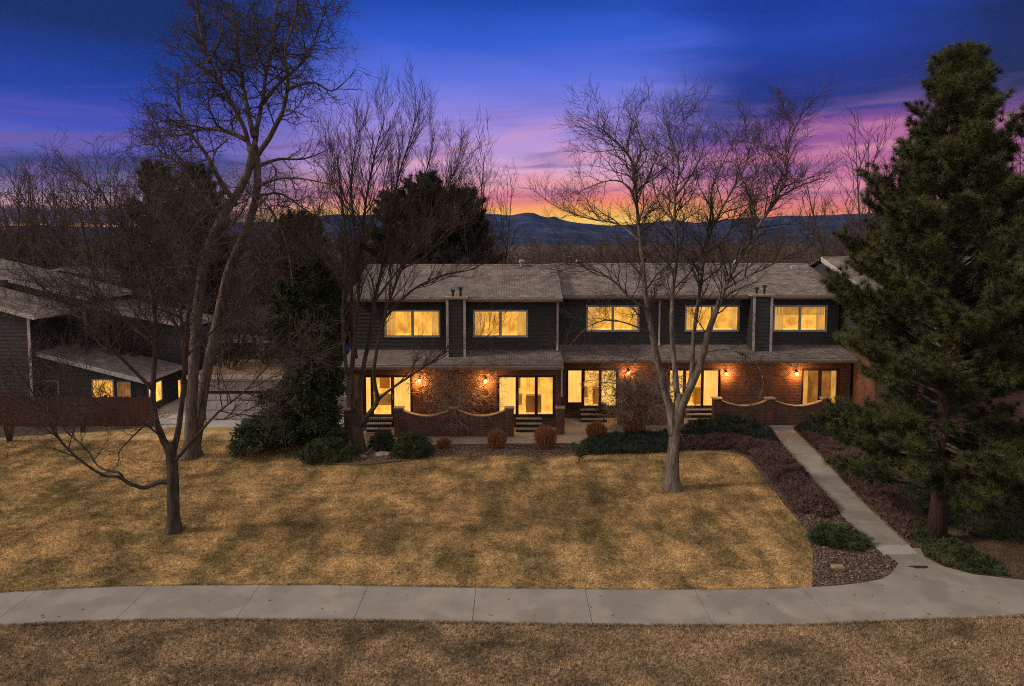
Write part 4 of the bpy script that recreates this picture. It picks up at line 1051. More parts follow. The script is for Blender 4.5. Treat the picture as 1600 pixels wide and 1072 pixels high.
traced_tree('bare_tree', 'dark bare tree standing alone on the lawn left, long low limb reaching left', (272, 831), 11,
  [([(272, 833), (271, 790), (270, 745), (268, 715), (264, 692)], .18, .15)],
  [([(268, 712), (250, 675, -.1), (240, 640, -.2), (240, 590, -.2), (243, 540), (240, 470, .1), (222, 420, .2), (200, 370, .2), (170, 320), (150, 285)], .125, .018, .3),
   ([(268, 715), (280, 665, .2), (287, 600, .3), (287, 545, .4), (280, 480, .6), (262, 420, .8), (255, 350, 1), (235, 300, 1.2)], .12, .018, .3),
   ([(287, 600, .3), (292, 520, -.3), (300, 440, -.8), (318, 380, -1.2), (335, 320, -1.5)], .075, .015, .2),
   ([(270, 725), (300, 690, -.5), (340, 645, -.9), (378, 615, -1.3), (425, 565, -1.6), (475, 510, -1.8)], .06, .012, .3),
   ([(271, 756), (250, 753), (226, 762, -.1), (205, 757, -.2), (185, 745, -.3), (160, 742, -.4), (120, 715, -.6), (88, 680, -.8), (70, 645, -.9), (42, 600, -1), (12, 560, -1.2)], .095, .014, .45),
   ([(192, 748, -.25), (185, 738, -.3), (155, 730, .1), (135, 702, .4), (105, 676, .6), (88, 650, .8), (60, 610, .9)], .05, .012, .3),
   ([(240, 610, -.2), (205, 575, -.6), (155, 525, -1), (110, 480, -1.2), (62, 445, -1.4), (20, 400, -1.6)], .07, .012, .15),
   ([(243, 540), (195, 500, .6), (135, 430, 1.2), (92, 380, 1.6), (62, 325, 2)], .06, .012, .15),
   ([(240, 480), (262, 410, -1), (292, 350, -1.5), (300, 290, -1.8)], .05, .012, .2),
   ([(270, 430, .8), (330, 385, .5), (375, 335, .2), (395, 290, 0)], .05, .012, .15),
   ([(287, 560, .4), (330, 520, 1), (380, 470, 1.4), (420, 410, 1.8)], .055, .012, .15),
   ([(262, 690), (215, 655, -.8), (165, 640, -1.2), (120, 600, -1.5), (70, 570, -1.8)], .04, .01, .15),
   ([(241, 650, -.2), (190, 700, -.8), (186, 716, -1), (183, 730, -1.1)], .03, .01, .2)],
  bark_dark, twig_dark, up=.16, cap=2.3, tip=.8, rmin=.0054, dens=(3.6, 6.0, 9.5), maxlev=4, ratio=.44, tl=.5)

traced_tree('bare_tree', 'towering cottonwood with two leaning trunks, its crown reaching past the top of the photo', (297, 716), 23,
  [([(296, 720), (298, 660), (301, 604, -.1), (305, 530, -.2), (312, 458, -.2), (320, 405, -.1), (336, 362), (358, 322), (376, 292), (390, 258), (394, 222)], .245, .14),
   ([(305, 714, .3), (316, 625, .5), (330, 548, .7), (343, 486, .8), (356, 428, .8), (373, 385, .7), (391, 342, .5), (401, 298, .3), (402, 255, .2), (398, 220, .1)], .225, .13)],
  [([(392, 245), (386, 205), (370, 165, -.3), (350, 125, -.6), (326, 75, -.9), (311, 15, -1.2), (306, -60, -1.4)], .12, .03, .2),
   ([(396, 225), (402, 190, .3), (409, 150, .6), (416, 100, .9), (426, 55, 1.1), (431, 0, 1.3), (438, -60, 1.4)], .12, .03, .2),
   ([(400, 240, .2), (430, 190, -.4), (445, 150, -.8), (450, 110, -1), (446, 60, -1.2), (460, 10, -1.5), (470, -50, -1.6)], .12, .03, .2),
   ([(387, 212), (350, 195, .6), (315, 193, 1), (280, 203, 1.4), (252, 195, 1.6), (236, 170, 1.8)], .12, .02, .15),
   ([(447, 128, -1), (470, 117, -.6), (495, 116, -.4), (518, 129, -.2), (540, 112), (557, 92)], .09, .012, .15),
   ([(404, 255, .2), (436, 243, 1), (475, 243, 1.4), (512, 228, 1.8)], .10, .015, .1),
   ([(401, 290, .3), (432, 276, -.8), (470, 276, -1.2), (518, 286, -1.6)], .10, .015, .1),
   ([(368, 320), (342, 275, -1), (322, 235, -1.5), (298, 200, -2), (282, 160, -2.2), (276, 110, -2.4)], .13, .02, .15),
   ([(356, 345), (312, 300, .8), (282, 255, 1.4), (252, 232, 1.8), (230, 198, 2.2)], .12, .018, .15),
   ([(350, 125, -.6), (326, 95, -1.4), (300, 72, -1.8), (264, 50, -2.2)], .08, .015, .1),
   ([(397, 205), (382, 135, .8), (372, 75, 1.2), (366, 15, 1.6), (360, -50, 1.8)], .13, .02, .15),
   ([(410, 150, .6), (440, 112, 1.2), (480, 72, 1.8), (500, 18, 2.2), (510, -30, 2.4)], .10, .015, .15),
   ([(403, 305, .4), (440, 302, 1.2), (480, 330, 1.8), (520, 352, 2)], .08, .012, .1),
   ([(352, 470, .8), (395, 430, 1.2), (440, 380, 1.6), (480, 330, 2)], .08, .012, .15),
   ([(330, 430), (290, 380, -.8), (255, 330, -1.2), (215, 290, -1.6)], .08, .012, .2),
   ([(374, 308), (334, 328, -1), (292, 368, -1.6), (262, 415, -2)], .075, .012, .1),
   ([(399, 300, .4), (430, 338, -.8), (450, 392, -1.2), (458, 450, -1.4)], .075, .012, .1),
   ([(356, 415, .6), (400, 398, 1.4), (440, 412, 1.9), (470, 440, 2.2)], .06, .012, .1),
   ([(322, 450), (290, 430, -1), (252, 436, -1.5), (222, 470, -1.8)], .06, .012, .1),
   ([(342, 520, .7), (382, 500, 1.4), (424, 515, 1.8)], .05, .012, .1),
   ([(386, 280, .1), (408, 330, -1.2), (420, 385, -1.6)], .05, .012, .1),
   ([(416, 100, .9), (400, 50, 1.8), (395, 0, 2.4), (398, -50, 2.6)], .08, .015, .1),
   ([(326, 80, -.9), (345, 40, -2), (350, -10, -2.6)], .07, .015, .1)],
  bark_grey, twig_mid, sq=.07, up=.08, cap=2.7, tip=.9, rmin=.0078, dens=(3.5, 5.0, 6.5), maxlev=4, tl=.6, ratio=.5, wig=.30, ang=(35, 80))

traced_tree('bare_tree', 'bare multi stemmed tree in front of the left end of the brick row', (558, 704), 37,
  [([(560, 708), (559, 685), (557, 660), (555, 645)], .27, .20)],
  [([(556, 655), (549, 605), (553, 540), (560, 470), (562, 400), (570, 330), (578, 270), (590, 205), (600, 165)], .15, .015, .3),
   ([(557, 660), (563, 600, .4), (575, 540, .7), (586, 470, .9), (600, 400, 1), (612, 335, 1.2), (622, 270, 1.3), (640, 200, 1.4), (650, 148, 1.5)], .15, .015, .3),
   ([(560, 668), (578, 645, -.3), (590, 625, -.5), (584, 590, -.6), (590, 540, -.7), (605, 480, -.8), (628, 420, -1), (655, 368, -1.1), (682, 320, -1.2), (702, 280, -1.2), (718, 238, -1.2)], .14, .015, .35),
   ([(555, 650), (541, 575, -.5), (536, 490, -.7), (540, 400, -.9), (536, 330, -1), (530, 270, -1.1), (526, 222, -1.2)], .11, .013, .35),
   ([(556, 560, .2), (548, 480, .8), (556, 385, 1.2), (549, 300, 1.5), (552, 235, 1.7), (562, 180, 1.8)], .10, .013, .2),
   ([(590, 625, -.5), (622, 600, -.9), (680, 562, -1.2), (702, 548, -1.3), (742, 540, -1.4), (768, 518, -1.5)], .075, .010, .2),
   ([(603, 495, -.8), (642, 455, .2), (692, 430, .6), (742, 420, .8), (768, 398, 1)], .07, .010, .2),
   ([(613, 335, 1.2), (650, 298, .6), (670, 240, .2), (680, 180)], .06, .010, .15),
   ([(586, 470, .9), (640, 400, 1.8), (690, 350, 2.2), (740, 300, 2.6), (755, 275, 2.8)], .06, .010, .2),
   ([(562, 400), (590, 340, -1.4), (600, 280, -1.8), (612, 215, -2)], .06, .010, .15),
   ([(538, 450, -.8), (505, 400, -1.6), (498, 340, -2), (505, 280, -2.2)], .05, .010, .15),
   ([(553, 540), (520, 470, .8), (490, 420, 1.2), (470, 350, 1.5)], .05, .010, .15),
   ([(628, 420, -1), (665, 400, -1.8), (700, 360, -2.2), (735, 345, -2.5)], .05, .010, .15)],
  bark_dark, twig_dark, sq=.17, up=.36, cap=2.4, tip=.75, rmin=.0056, dens=(3.2, 5.4, 8.5), maxlev=4, tl=.5, ratio=.36, wig=.12, ang=(18, 42))

traced_tree('bare_tree', 'pale grey bare tree standing alone on the lawn before the row, three rising limbs', (1050, 764), 47,
  [([(1050, 768), (1051, 730), (1053, 690), (1056, 660), (1059, 632), (1062, 615)], .275, .12)],
  [([(1052, 680), (1048, 645), (1040, 612), (1030, 570, -.2), (1018, 520, -.4), (1010, 470, -.5), (1005, 420, -.6), (1000, 370, -.7), (995, 320, -.7), (990, 262, -.8), (984, 232, -.8), (962, 202, -1), (935, 178, -1.2)], .185, .014, .32),
   ([(1060, 650), (1054, 575, .4), (1050, 505, .6), (1052, 450, .8), (1058, 400, .9), (1055, 345, 1), (1055, 300, 1.1), (1061, 250, 1.2), (1051, 208, 1.3), (1041, 165, 1.3)], .13, .014, .32),
   ([(1056, 670), (1066, 632, .1), (1080, 590, .2), (1084, 525, .2), (1093, 460, .32), (1101, 400, .4), (1116, 350, .4), (1141, 300, .5), (1161, 258, .6), (1176, 198, .7)], .13, .014, .32),
   ([(1055, 680), (1064, 640, -.1), (1094, 572, -.4), (1106, 520, -.7), (1121, 480, -.9), (1132, 450, -1), (1151, 410, -1.1), (1181, 360, -1.2), (1211, 310, -1.3), (1231, 260, -1.4), (1226, 212, -1.5), (1238, 172, -1.6)], .175, .014, .32),
   ([(1130, 452, -1), (1171, 430, -1.8), (1212, 410, -2.2), (1258, 380, -2.5), (1288, 345, -2.8)], .06, .010, .1),
   ([(1211, 310, -1.3), (1252, 284, -.8), (1294, 268, -.4)], .05, .010, .1),
   ([(1104, 395, .4), (1132, 370, 1.2), (1172, 322, 1.8), (1232, 290, 2.4)], .06, .010, .1),
   ([(1096, 552, -.4), (1140, 545, -1.2), (1180, 566, -1.6), (1193, 600, -1.8), (1180, 636, -1.9)], .045, .009, .2),
   ([(1012, 485, -.4), (985, 466, -1), (960, 440, -1.4), (928, 422, -1.8), (885, 412, -2.1), (846, 402, -2.4)], .06, .010, .15),
   ([(1001, 378, -.7), (965, 350, .2), (922, 342, .8), (875, 326, 1.2), (843, 303, 1.6)], .06, .010, .15),
   ([(996, 330, -.7), (985, 292, -1.4), (962, 275, -1.8), (925, 285, -2.2), (893, 306, -2.4)], .05, .010, .1),
   ([(1055, 305, 1.1), (1082, 262, 1.8), (1100, 212, 2.2), (1092, 168, 2.4)], .05, .010, .1),
   ([(990, 262, -.8), (1002, 205, .2), (986, 160, .6)], .05, .010, .1),
   ([(1116, 350, .4), (1111, 300, -.4), (1131, 240, -.8), (1152, 188, -1.1)], .05, .010, .1),
   ([(1054, 345, 1), (1030, 318, 1.8), (1018, 260, 2.2), (1030, 200, 2.5)], .05, .010, .1),
   ([(1181, 360, -1.2), (1170, 300, -2), (1190, 240, -2.4), (1200, 195, -2.6)], .05, .010, .1),
   ([(1018, 520, -.4), (960, 500, -1), (920, 510, -1.6), (890, 540, -2)], .04, .009, .1),
   ([(1030, 570, -.2), (1000, 560, .6), (960, 580, 1.2), (935, 620, 1.6)], .035, .009, .1)],
  bark_pale, twig_mid, sq=.15, up=.20, cap=2.1, tip=.75, rmin=.0052, dens=(3.8, 6.2, 10.0), maxlev=4, tl=.5, ratio=.42, wig=.17, ang=(24, 60))

# small bare ornamental shrubs between the doors
def shrub_tree(label, base, height, spread, seed, m, n=9, **kw):
    t = thing('bare_shrub', label, 'shrub'); T = Tree(seed, **kw); rr = random.Random(seed)
    b = Vector((base.x, base.y, -.02))
    for k in range(n):
        a = (k + rr.random()) / n * 6.28; s = spread * rr.uniform(.4, 1)
        top = b + Vector((math.cos(a) * s, math.sin(a) * s * .45, height * rr.uniform(.7, 1)))
        mid = b.lerp(top, .45) + Vector((-math.cos(a) * s * .18, 0, height * .12))
        T.limb([b + Vector((math.cos(a) * .06, math.sin(a) * .06, 0)), mid, top], .035, .008, 1, start=.25)
    T.finish(t, m, m, 'stems', 'branches')
shrub_tree('bare tangled shrub between the two porch lamps, behind the swagged patio wall', G(712, 674) + Vector((0, .5, 0)), 3.0, 2.5, 3, twig_gold, n=10, up=.05, droop=.30, rmin=.010, dens=(4.5, 4.5), maxlev=4, ratio=.6, wig=.25, ang=(30, 80))
shrub_tree('pale bare arching shrub just left of the pale tree trunk', G(1003, 681), 3.3, 2.2, 8, twig_gold, n=13, up=.0, droop=.40, rmin=.010, dens=(4.5, 4.5), maxlev=4, ratio=.62, wig=.25, ang=(30, 80))
shrub_tree('brown bare brush at the far left in front of the board fence', G(15, 690), 3.1, 2.4, 19, twig_red, n=10, up=.2, rmin=.007, dens=(3.2, 4.4), maxlev=3, ratio=.5, wig=.25, ang=(30, 80))
shrub_tree('brown bare brush in front of the lean-to of the left house', G(110, 684) + Vector((0, .9, 0)), 2.3, 2.0, 21, twig_red, n=8, up=.2, rmin=.007, dens=(3.2, 4.4), maxlev=3, ratio=.5, wig=.25, ang=(30, 80))

# background bare trees: three grown shapes, repeated
def auto_tree(seed, h, mt, mb, **kw):
    t = bpy.data.objects.new('bare_tree', None); COL.objects.link(t)
    T = Tree(seed, **kw); rr = random.Random(seed)
    p0 = Vector((0, 0, -.1)); fork = Vector((rr.uniform(-.3, .3), 0, h * .16))
    T.limb([p0, fork * .5, fork], h * .018, h * .015, 1, kids=False)
    for k in range(6):
        a = k * 1.05 + rr.uniform(-.4, .4); s = h * rr.uniform(.12, .30)
        tp = Vector((math.cos(a) * s, math.sin(a) * s, h * rr.uniform(.8, 1)))
        mid = fork.lerp(tp, .5) + Vector((math.cos(a) * s * .22, math.sin(a) * s * .22, 0))
        T.limb([fork, mid, tp], h * .010, .012, 1, start=.1)
    T.finish(t, mt, mb)
    return t
def copy_tree(o, loc, s, rz):
    c = o.copy(); COL.objects.link(c); c.location = loc; c.scale = s; c.rotation_euler = (0, 0, rz)
    for ch in o.children:
        d = ch.copy(); COL.objects.link(d); d.parent = c
    return c
protos = [auto_tree(101, 9, bark_dark, twig_dark, up=.35, rmin=.009, dens=(2.2, 3.0, 3.6), maxlev=4, ratio=.42, wig=.12, ang=(20, 45), tl=.6),
          auto_tree(102, 10, bark_dark, twig_red, up=.28, rmin=.009, dens=(2.2, 3.0, 3.6), maxlev=4, ratio=.45, wig=.16, ang=(25, 55), tl=.6),
          auto_tree(103, 8, bark_dark, twig_mid, up=.2, rmin=.009, dens=(2.3, 3.2, 3.8), maxlev=4, ratio=.5, wig=.18, ang=(25, 60), tl=.6)]
used = [False] * 3
def put(k, px, top_y, Y, label, group, wide=1.0, rz=None):
    hh = (9, 10, 8)[k]; x = XP(px, Y, 6); ht = ZP(top_y, Y); s = ht / hh
    rr = random.Random(int(px * 7 + Y)); rz = rr.uniform(0, 6.28) if rz is None else rz
    sc = (s * wide, s * wide, s)
    if not used[k]:
        used[k] = True; o = protos[k]; o.location = (x, Y, 0); o.scale = sc; o.rotation_euler = (0, 0, rz)
    else: o = copy_tree(protos[k], (x, Y, 0), sc, rz)
    return tag(o, label, 'tree', group)
lg = 'bare trees behind the left houses'
left_row = [(0, 20, 272, 55, 'slender upright bare tree against the pink sky at the far left edge'), (1, 62, 262, 58, 'second slender bare tree from the left edge, against the pink sky'),
  (0, 100, 268, 54, 'upright bare tree above the gable peak of the left houses'), (2, 150, 262, 50, 'bushy bare tree left of the dark back conifers'),
  (1, 190, 252, 46, 'tall bare tree just left of the dark back conifers'), (2, 235, 300, 44, 'bare tree before the dark conifers behind the left houses'),
  (1, -35, 280, 50, 'bare tree cut by the left edge of the photo'), (2, 320, 310, 47, 'brown bare tree tangled behind the cottonwood trunks'),
  (0, 440, 345, 50, 'low bare tree right of the cottonwood trunks'), (2, 490, 370, 46, 'low bare tree above the tall garden evergreen'), (1, 270, 330, 50, 'brown bare tree between conifers and cottonwood')]
for k, px, ty, Y, lab in left_row: put(k, px, ty, Y, lab, lg, 1.0)
rg = 'bare trees behind the right end of the row'
for k, px, ty, Y, lab in [(0, 1372, 205, 48, 'tall bare tree showing left of the big pine crown'), (1, 1545, 165, 44, 'bare tree showing right of the big pine crown'),
                          (2, 1600, 190, 50, 'bare tree at the right edge behind the big pine'), (2, 1335, 330, 60, 'low brown bare tree left of the big pine'),
                          (0, 700, 240, 47, 'thin bare tree rising right of the round dark conifers'), (2, 745, 275, 46, 'lower bare tree at the right side of the round dark conifers')]:
    put(k, px, ty, Y, lab, rg if px > 1000 else 'bare trees by the round conifers', .8 if px < 1000 else 1)
mg = 'brown bare trees tangled among the left houses'
for k, px, ty, Y, lab in [(1, 28, 400, 36.8, 'brown bare tree over the near roof at the left edge'), (2, 108, 395, 36.6, 'brown bare tree rising behind the lean-to roof'),
                          (1, 190, 385, 37.8, 'brown bare tree between the lean-to and the cottonwood'), (2, 352, 400, 36, 'grey brown bare tree right behind the cottonwood trunks'),
                          (1, 420, 395, 37, 'grey brown bare tree left behind the drooping evergreen'), (2, 462, 430, 41, 'low grey brown bare tree above the driveway')]:
    put(k, px, ty + 28, Y, lab, mg, 1.05)
# the far wood as one mass
def far_wood():
    rr = np.random.default_rng(77); src = []
    for seed in (201, 202, 203, 204):
        T = Tree(seed, up=.15, rmin=.014, dens=(1.8, 2.6), maxlev=3, ratio=.5, wig=.22, ang=(30, 70), tl=.8); h = 8; r2 = random.Random(seed)
        T.limb([Vector((0, 0, 0)), Vector((.1, 0, 1.5))], .16, .12, 1, kids=False, trunk=False)
        for k in range(7):
            a = k * .9; s = 2.6 * r2.uniform(.5, 1)
            T.limb([Vector((.1, 0, 1.3)), Vector((math.cos(a) * s * .7, math.sin(a) * s * .7, 4)), Vector((math.cos(a) * s, math.sin(a) * s, 8 * r2.uniform(.75, 1)))], .08, .02, 1, trunk=False, start=.05)
        f4 = [f for f in T.B.f if len(f) == 4]
        src.append((np.array(T.B.v), np.array(f4)))
    Vs, Fs = [], []; off = 0
    for i in range(230):
        Y = rr.uniform(52, 150) if i > 60 else rr.uniform(46, 60); px = rr.uniform(-150, 1750)
        ty = 370 + rr.uniform(-12, 22)
        if 760 < px < 960: ty += 10
        s = max(.35, ZP(ty, Y) / 8); V, Fc = src[i % 4]
        a = rr.uniform(0, 6.28); c, q = math.cos(a), math.sin(a)
        W = np.stack([(V[:, 0] * c - V[:, 1] * q) * s * 1.15 + XP(px, Y, 5), (V[:, 0] * q + V[:, 1] * c) * s + Y, V[:, 2] * s], 1)
        Vs.append(W); Fs.append(Fc + off); off += len(V)
    tag(np_mesh('far_wood', np.concatenate(Vs), np.concatenate(Fs), twig_red), 'brown bare wood in one mass behind the roofs, below the hills', 'wood', kind='stuff')
far_wood()

# ------------------------------------------------------------------ conifers
def conifer(name, label, base, height, prof, seed, mt, mn, nb=70, tuft=36, nl=.15, trunk_r=.3, lean=0.0, first=.1, dens=1.0, droop=.0, width=.012, asym=None, needle=True, back=.10, bare=.25, up=0.0, gap=.17, ex=.92):
    """prof(h01)->radius; whorled limbs, each with side shoots ending in needle brushes"""
    rr = random.Random(seed); rn = np.random.default_rng(seed)
    t = thing(name, label, 'tree')
    T = MB(); B = MB(); pos = []; ax = []
    tp = [base + Vector((lean * k / 8 + rr.gauss(0, .02), rr.gauss(0, .02), height * k / 8 - (.05 if k == 0 else 0))) for k in range(9)]
    T.tube(tp, [trunk_r * (1.25 if k == 0 else (1 - k / 8.3)) for k in range(9)], 12)
    for i in range(nb):
        u = first + (1 - first) * (i / nb) ** ex
        z = height * u; R_ = prof(u) * rr.uniform(.72, 1.12)
        a = i * 2.4 + rr.uniform(-.5, .5)
        if asym: R_ *= asym(a, u)
        if R_ < .12: continue
        k = u * 8; j = min(int(k), 7); o = tp[j].lerp(tp[j + 1], k - j)
        el = .12 + .75 * u * u - droop + up * u - (.42 if up and u < .27 else 0)
        d = Vector((math.cos(a) * math.cos(el), math.sin(a) * math.cos(el), math.sin(el)))
        n = 7; pts = [o]; q = o.copy(); dd = d.copy()
        for s in range(n - 1):
            dd = (dd + Vector((rr.gauss(0, .07), rr.gauss(0, .07), rr.gauss(0, .05) + (.05 if not droop else (-.05 if s < 3 else .02))))).normalized(); q = q + dd * (R_ / (n - 1)); pts.append(q)
        r0 = .02 + R_ * .014
        B.tube(pts, [r0 * (1 - .8 * s / (n - 1)) for s in range(n)], 5, cap=False)
        # side shoots
        m = int((5 + R_ * 9) * dens)
        for s in range(m):
            f = bare + (1 - bare) * ((s + rr.random()) / m)
            g_ = f * (n - 1); jj = min(int(g_), n - 2); p = pts[jj].lerp(pts[jj + 1], g_ - jj); tg = (pts[jj + 1] - pts[jj]).normalized()
            sd_ = rnd_perp(tg, rr); sd_.z = abs(sd_.z) * .5 - droop * .6; 
            dv = (tg * rr.uniform(.5, 1.1) + sd_).normalized(); ln = (.22 + .30 * R_ * (1.1 - f)) * rr.uniform(.6, 1.2); ln = min(ln, .95)
            e = p + dv * ln + Vector((0, 0, .05 * ln if not droop else -.12 * ln))
            B.tube([p, p.lerp(e, .5) + Vector((0, 0, -.02)), e], [.012, .009, .006], 3, cap=False)
            cnt = 1 + int(ln / gap)
            for c in range(cnt):
                w = 1 - c * gap / max(ln, .01) if cnt > 1 else 1
                pos.append(tuple(p.lerp(e, max(w, .2)) + Vector((rr.gauss(0, .03),) * 3))); ax.append(tuple((dv + Vector((0, 0, .35 - droop))).normalized()))
        for c in range(3):
            pos.append(tuple(pts[-1] - dd * .1 * c)); ax.append(tuple((dd + Vector((0, 0, .2))).normalized()))
    pos.append(tuple(tp[-1])); ax.append((0, 0, 1))
    T.build('trunk', mt, t, True); B.build('limbs', bark_dark, t, True)
    pos, ax = np.array(pos), np.array(ax)
    if needle: V, Fc = needles(rn, pos, ax, tuft, nl, width, spread=.85, back=back)
    else: V, Fc = leafs(rn, pos, ax, tuft, nl, width, .12)
    np_mesh('foliage', V, Fc, mn, t)
    return t
def interp_prof(tab): 
    us = [a for a, b in tab]; rs = [b for a, b in tab]
    return lambda u: float(np.interp(u, us, rs))
pb = G(1463, 846)
conifer('pine_tree', 'large dark green pine with red-brown trunk at right, beside the front walk', pb, 13.9,
        interp_prof([(.10, 2.7), (.2, 3.5), (.3, 3.7), (.45, 3.6), (.6, 2.9), (.67, 2.4), (.78, 1.9), (.88, 1.5), (.95, 1.05), (.985, .6), (1, .3)]), 5, bark_red, needle_m,
        nb=200, ex=1.18, tuft=74, nl=.20, trunk_r=.23, first=.12, dens=1.15, gap=.34, width=.013, lean=.1, bare=.34, up=.28, asym=lambda a, u: .95 + .13 * math.sin(a * 2 + u * 23) + .09 * math.sin(a * 5 + u * 9) - (.55 * max(0, math.cos(a - 3.9)) ** .6 if u < .3 else 0))
eb = G(492, 696)
conifer('evergreen_tree', 'dense dark drooping evergreen left of the brick row, branches down to the ground', eb, 7.9,
        interp_prof([(.04, 2.8), (.15, 3.0), (.3, 2.3), (.5, 1.8), (.7, 2.1), (.85, 1.8), (.95, 1.2), (1, .5)]), 9, bark_grey, ever_m,
        nb=80, tuft=26, nl=.20, trunk_r=.24, first=.05, droop=.34, width=.055, needle=False, dens=.95, asym=lambda a, u: (1.0 - .40 * max(0, math.cos(a)) + .25 * max(0, -math.cos(a)) * (u < .35)) * (1 - .3 * max(0, -math.sin(a))) * (.78 + .35 * math.sin(a * 3 + u * 17)))
def bgcon(label, px, top, Y, rad, seed, m=needle_dark, mid=1.0):
    x = XP(px, Y, 6); h = ZP(top, Y)
    conifer('conifer_tree', label, Vector((x, Y, 0)), h, interp_prof([(.2, rad), (.5, rad * mid), (.75, rad * .85), (.9, rad * .6), (.97, rad * .35), (1, .2)]), seed, bark_dark, m,
            nb=70, tuft=20, nl=.24, trunk_r=.3, first=.25, dens=1.0, width=.045)
bgcon('dark back conifer with the tallest rounded top, behind the roof at centre left', 672, 286, 45, 3.3, 61)
bgcon('dark back conifer at the right side of the rounded clump, its skirt nearest the hills', 722, 306, 46, 2.9, 62)
bgcon('dark back conifer at the left side of the rounded clump, behind the multi stemmed tree', 618, 312, 46, 2.8, 63)
bgcon('dark conifer behind the left houses with the left of two close tops', 250, 262, 46, 2.6, 64)
bgcon('dark conifer behind the left houses with the right of two close tops', 315, 268, 47, 3.0, 65)
bgcon('low dark conifer right of the cottonwood trunks, above the distant roofs', 470, 345, 58, 3.4, 66)

# ------------------------------------------------------------------ shrubs and ground cover
def bush(name, label, px, py, w, h, seed, m, group=None, kind='juniper', dY=0, cat='shrub'):
    """px,py: foot of the bush; w,h in metres"""
    b = G(px, py); rn = np.random.default_rng(seed)
    t = thing(name, label, cat, (b.x, b.y, 0), group)
    if kind == 'grass':
        n = int(900 * w); a = rn.uniform(0, 2 * np.pi, n); s = np.sqrt(rn.random(n)) * w * .5
        base = np.stack([np.cos(a) * s * .62, np.sin(a) * s * .62, np.zeros(n)], 1)
        tip = np.stack([np.cos(a) * s * 1.0, np.sin(a) * s * 1.0, h * (.35 + .68 * rn.random(n) ** .5) * np.sqrt(1 - .55 * (s / (w * .5)) ** 2)], 1) + rn.normal(size=(n, 3)) * .025
        sd_ = rn.normal(size=(n, 3)); sd_[:, 2] = 0; sd_ *= .009 / np.linalg.norm(sd_, axis=1)[:, None]
        V = np.empty((n, 4, 3)); V[:, 0] = base - sd_; V[:, 1] = base + sd_; V[:, 2] = tip + sd_ * .6; V[:, 3] = tip - sd_ * .6
        np_mesh('twigs', V.reshape(-1, 3), np.arange(n * 4).reshape(-1, 4), m, t)
        k = int(n * .9); q = tip[rn.integers(0, n, k)] * (.55 + .45 * rn.random((k, 1))); ax = q - np.array([0, 0, h * .25]); ax /= np.linalg.norm(ax, axis=1)[:, None]
        V, Fc = needles(rn, q, ax, 4, .12, .012, .6); np_mesh('side_twigs', V, Fc, m, t)
    else:
        n = int(520 * w * h + 260 * w); d = rn.normal(size=(n, 3)); d[:, 2] = np.abs(d[:, 2]); d /= np.linalg.norm(d, axis=1)[:, None]
        lump = 1 + .16 * np.sin(d[:, 0] * 7 + seed) * np.cos(d[:, 1] * 6 + seed * 2) + .10 * rn.normal(size=n)
        rad = (.62 + .38 * rn.random(n) ** .5) * lump
        p = d * rad[:, None] * np.array([w * .5, w * .42, h]); ax = d.copy(); ax[:, 2] += .5; ax /= np.linalg.norm(ax, axis=1)[:, None]
        V, Fc = needles(rn, p, ax, 14, .13, .016, .7, back=.05); np_mesh('foliage', V, Fc, m, t)
        st_ = MB()
        for k in range(7): st_.tube([(0, 0, -.02), (math.cos(k) * w * .2, math.sin(k) * w * .16, h * .4), (math.cos(k) * w * .36, math.sin(k) * w * .3, h * .7)], [.02, .014, .006], 5)
        st_.build('stems', bark_dark, t)
    return t
gj = 'green junipers in the bed left of the patio wall'
bush('juniper_bush', 'larger round green juniper bush before the left patio wall', 645, 711, 1.65, .92, 31, juniper_m, gj)
bush('juniper_bush', 'smaller round green juniper bush touching the larger one on its left', 598, 702, 1.1, .75, 32, juniper_m, gj)
bush('juniper_bush', 'low wide dark juniper at the foot of the drooping evergreen', 512, 716, 2.3, .72, 33, ever_m)
rgx = 'round reddish twiggy shrubs along the patio walk'
for px, py, w, h, lab in ((694, 700, .62, .45, 'smallest and leftmost round red shrub, by the large green juniper'), (776, 699, .92, .78, 'round red shrub before the right end of the left patio wall'),
                          (852, 699, 1.08, .98, 'largest round red shrub, before the steps of the wide lit door'), (932, 688, .98, .88, 'round red shrub before the steps right of the corner pillar'),
                          (988, 684, .86, .82, 'round red shrub beside the pale arching bare shrub')):
    bush('round_shrub', lab, px, py, w, h, int(px), redgrass_m, rgx, kind='grass')
bush('juniper_bush', 'low dark juniper mound on the mulch beside the lower front walk', 1308, 846, 1.65, .42, 44, ever_m)
for px, py, w, h, lab in ((1392, 694, 1.9, .95, 'dark juniper mound before the raised right block, nearest the front walk'), (1452, 700, 2.2, 1.05, 'dark juniper mound behind the pine trunk'),
                          (1530, 704, 2.4, 1.1, 'dark juniper mound right of the pine trunk, before the brick wall'), (1605, 712, 2.3, 1.0, 'dark juniper mound at the right edge of the photo')):
    bush('juniper_bush', lab, px, py, w, h, px, juniper_m, 'dark junipers before the raised right block')
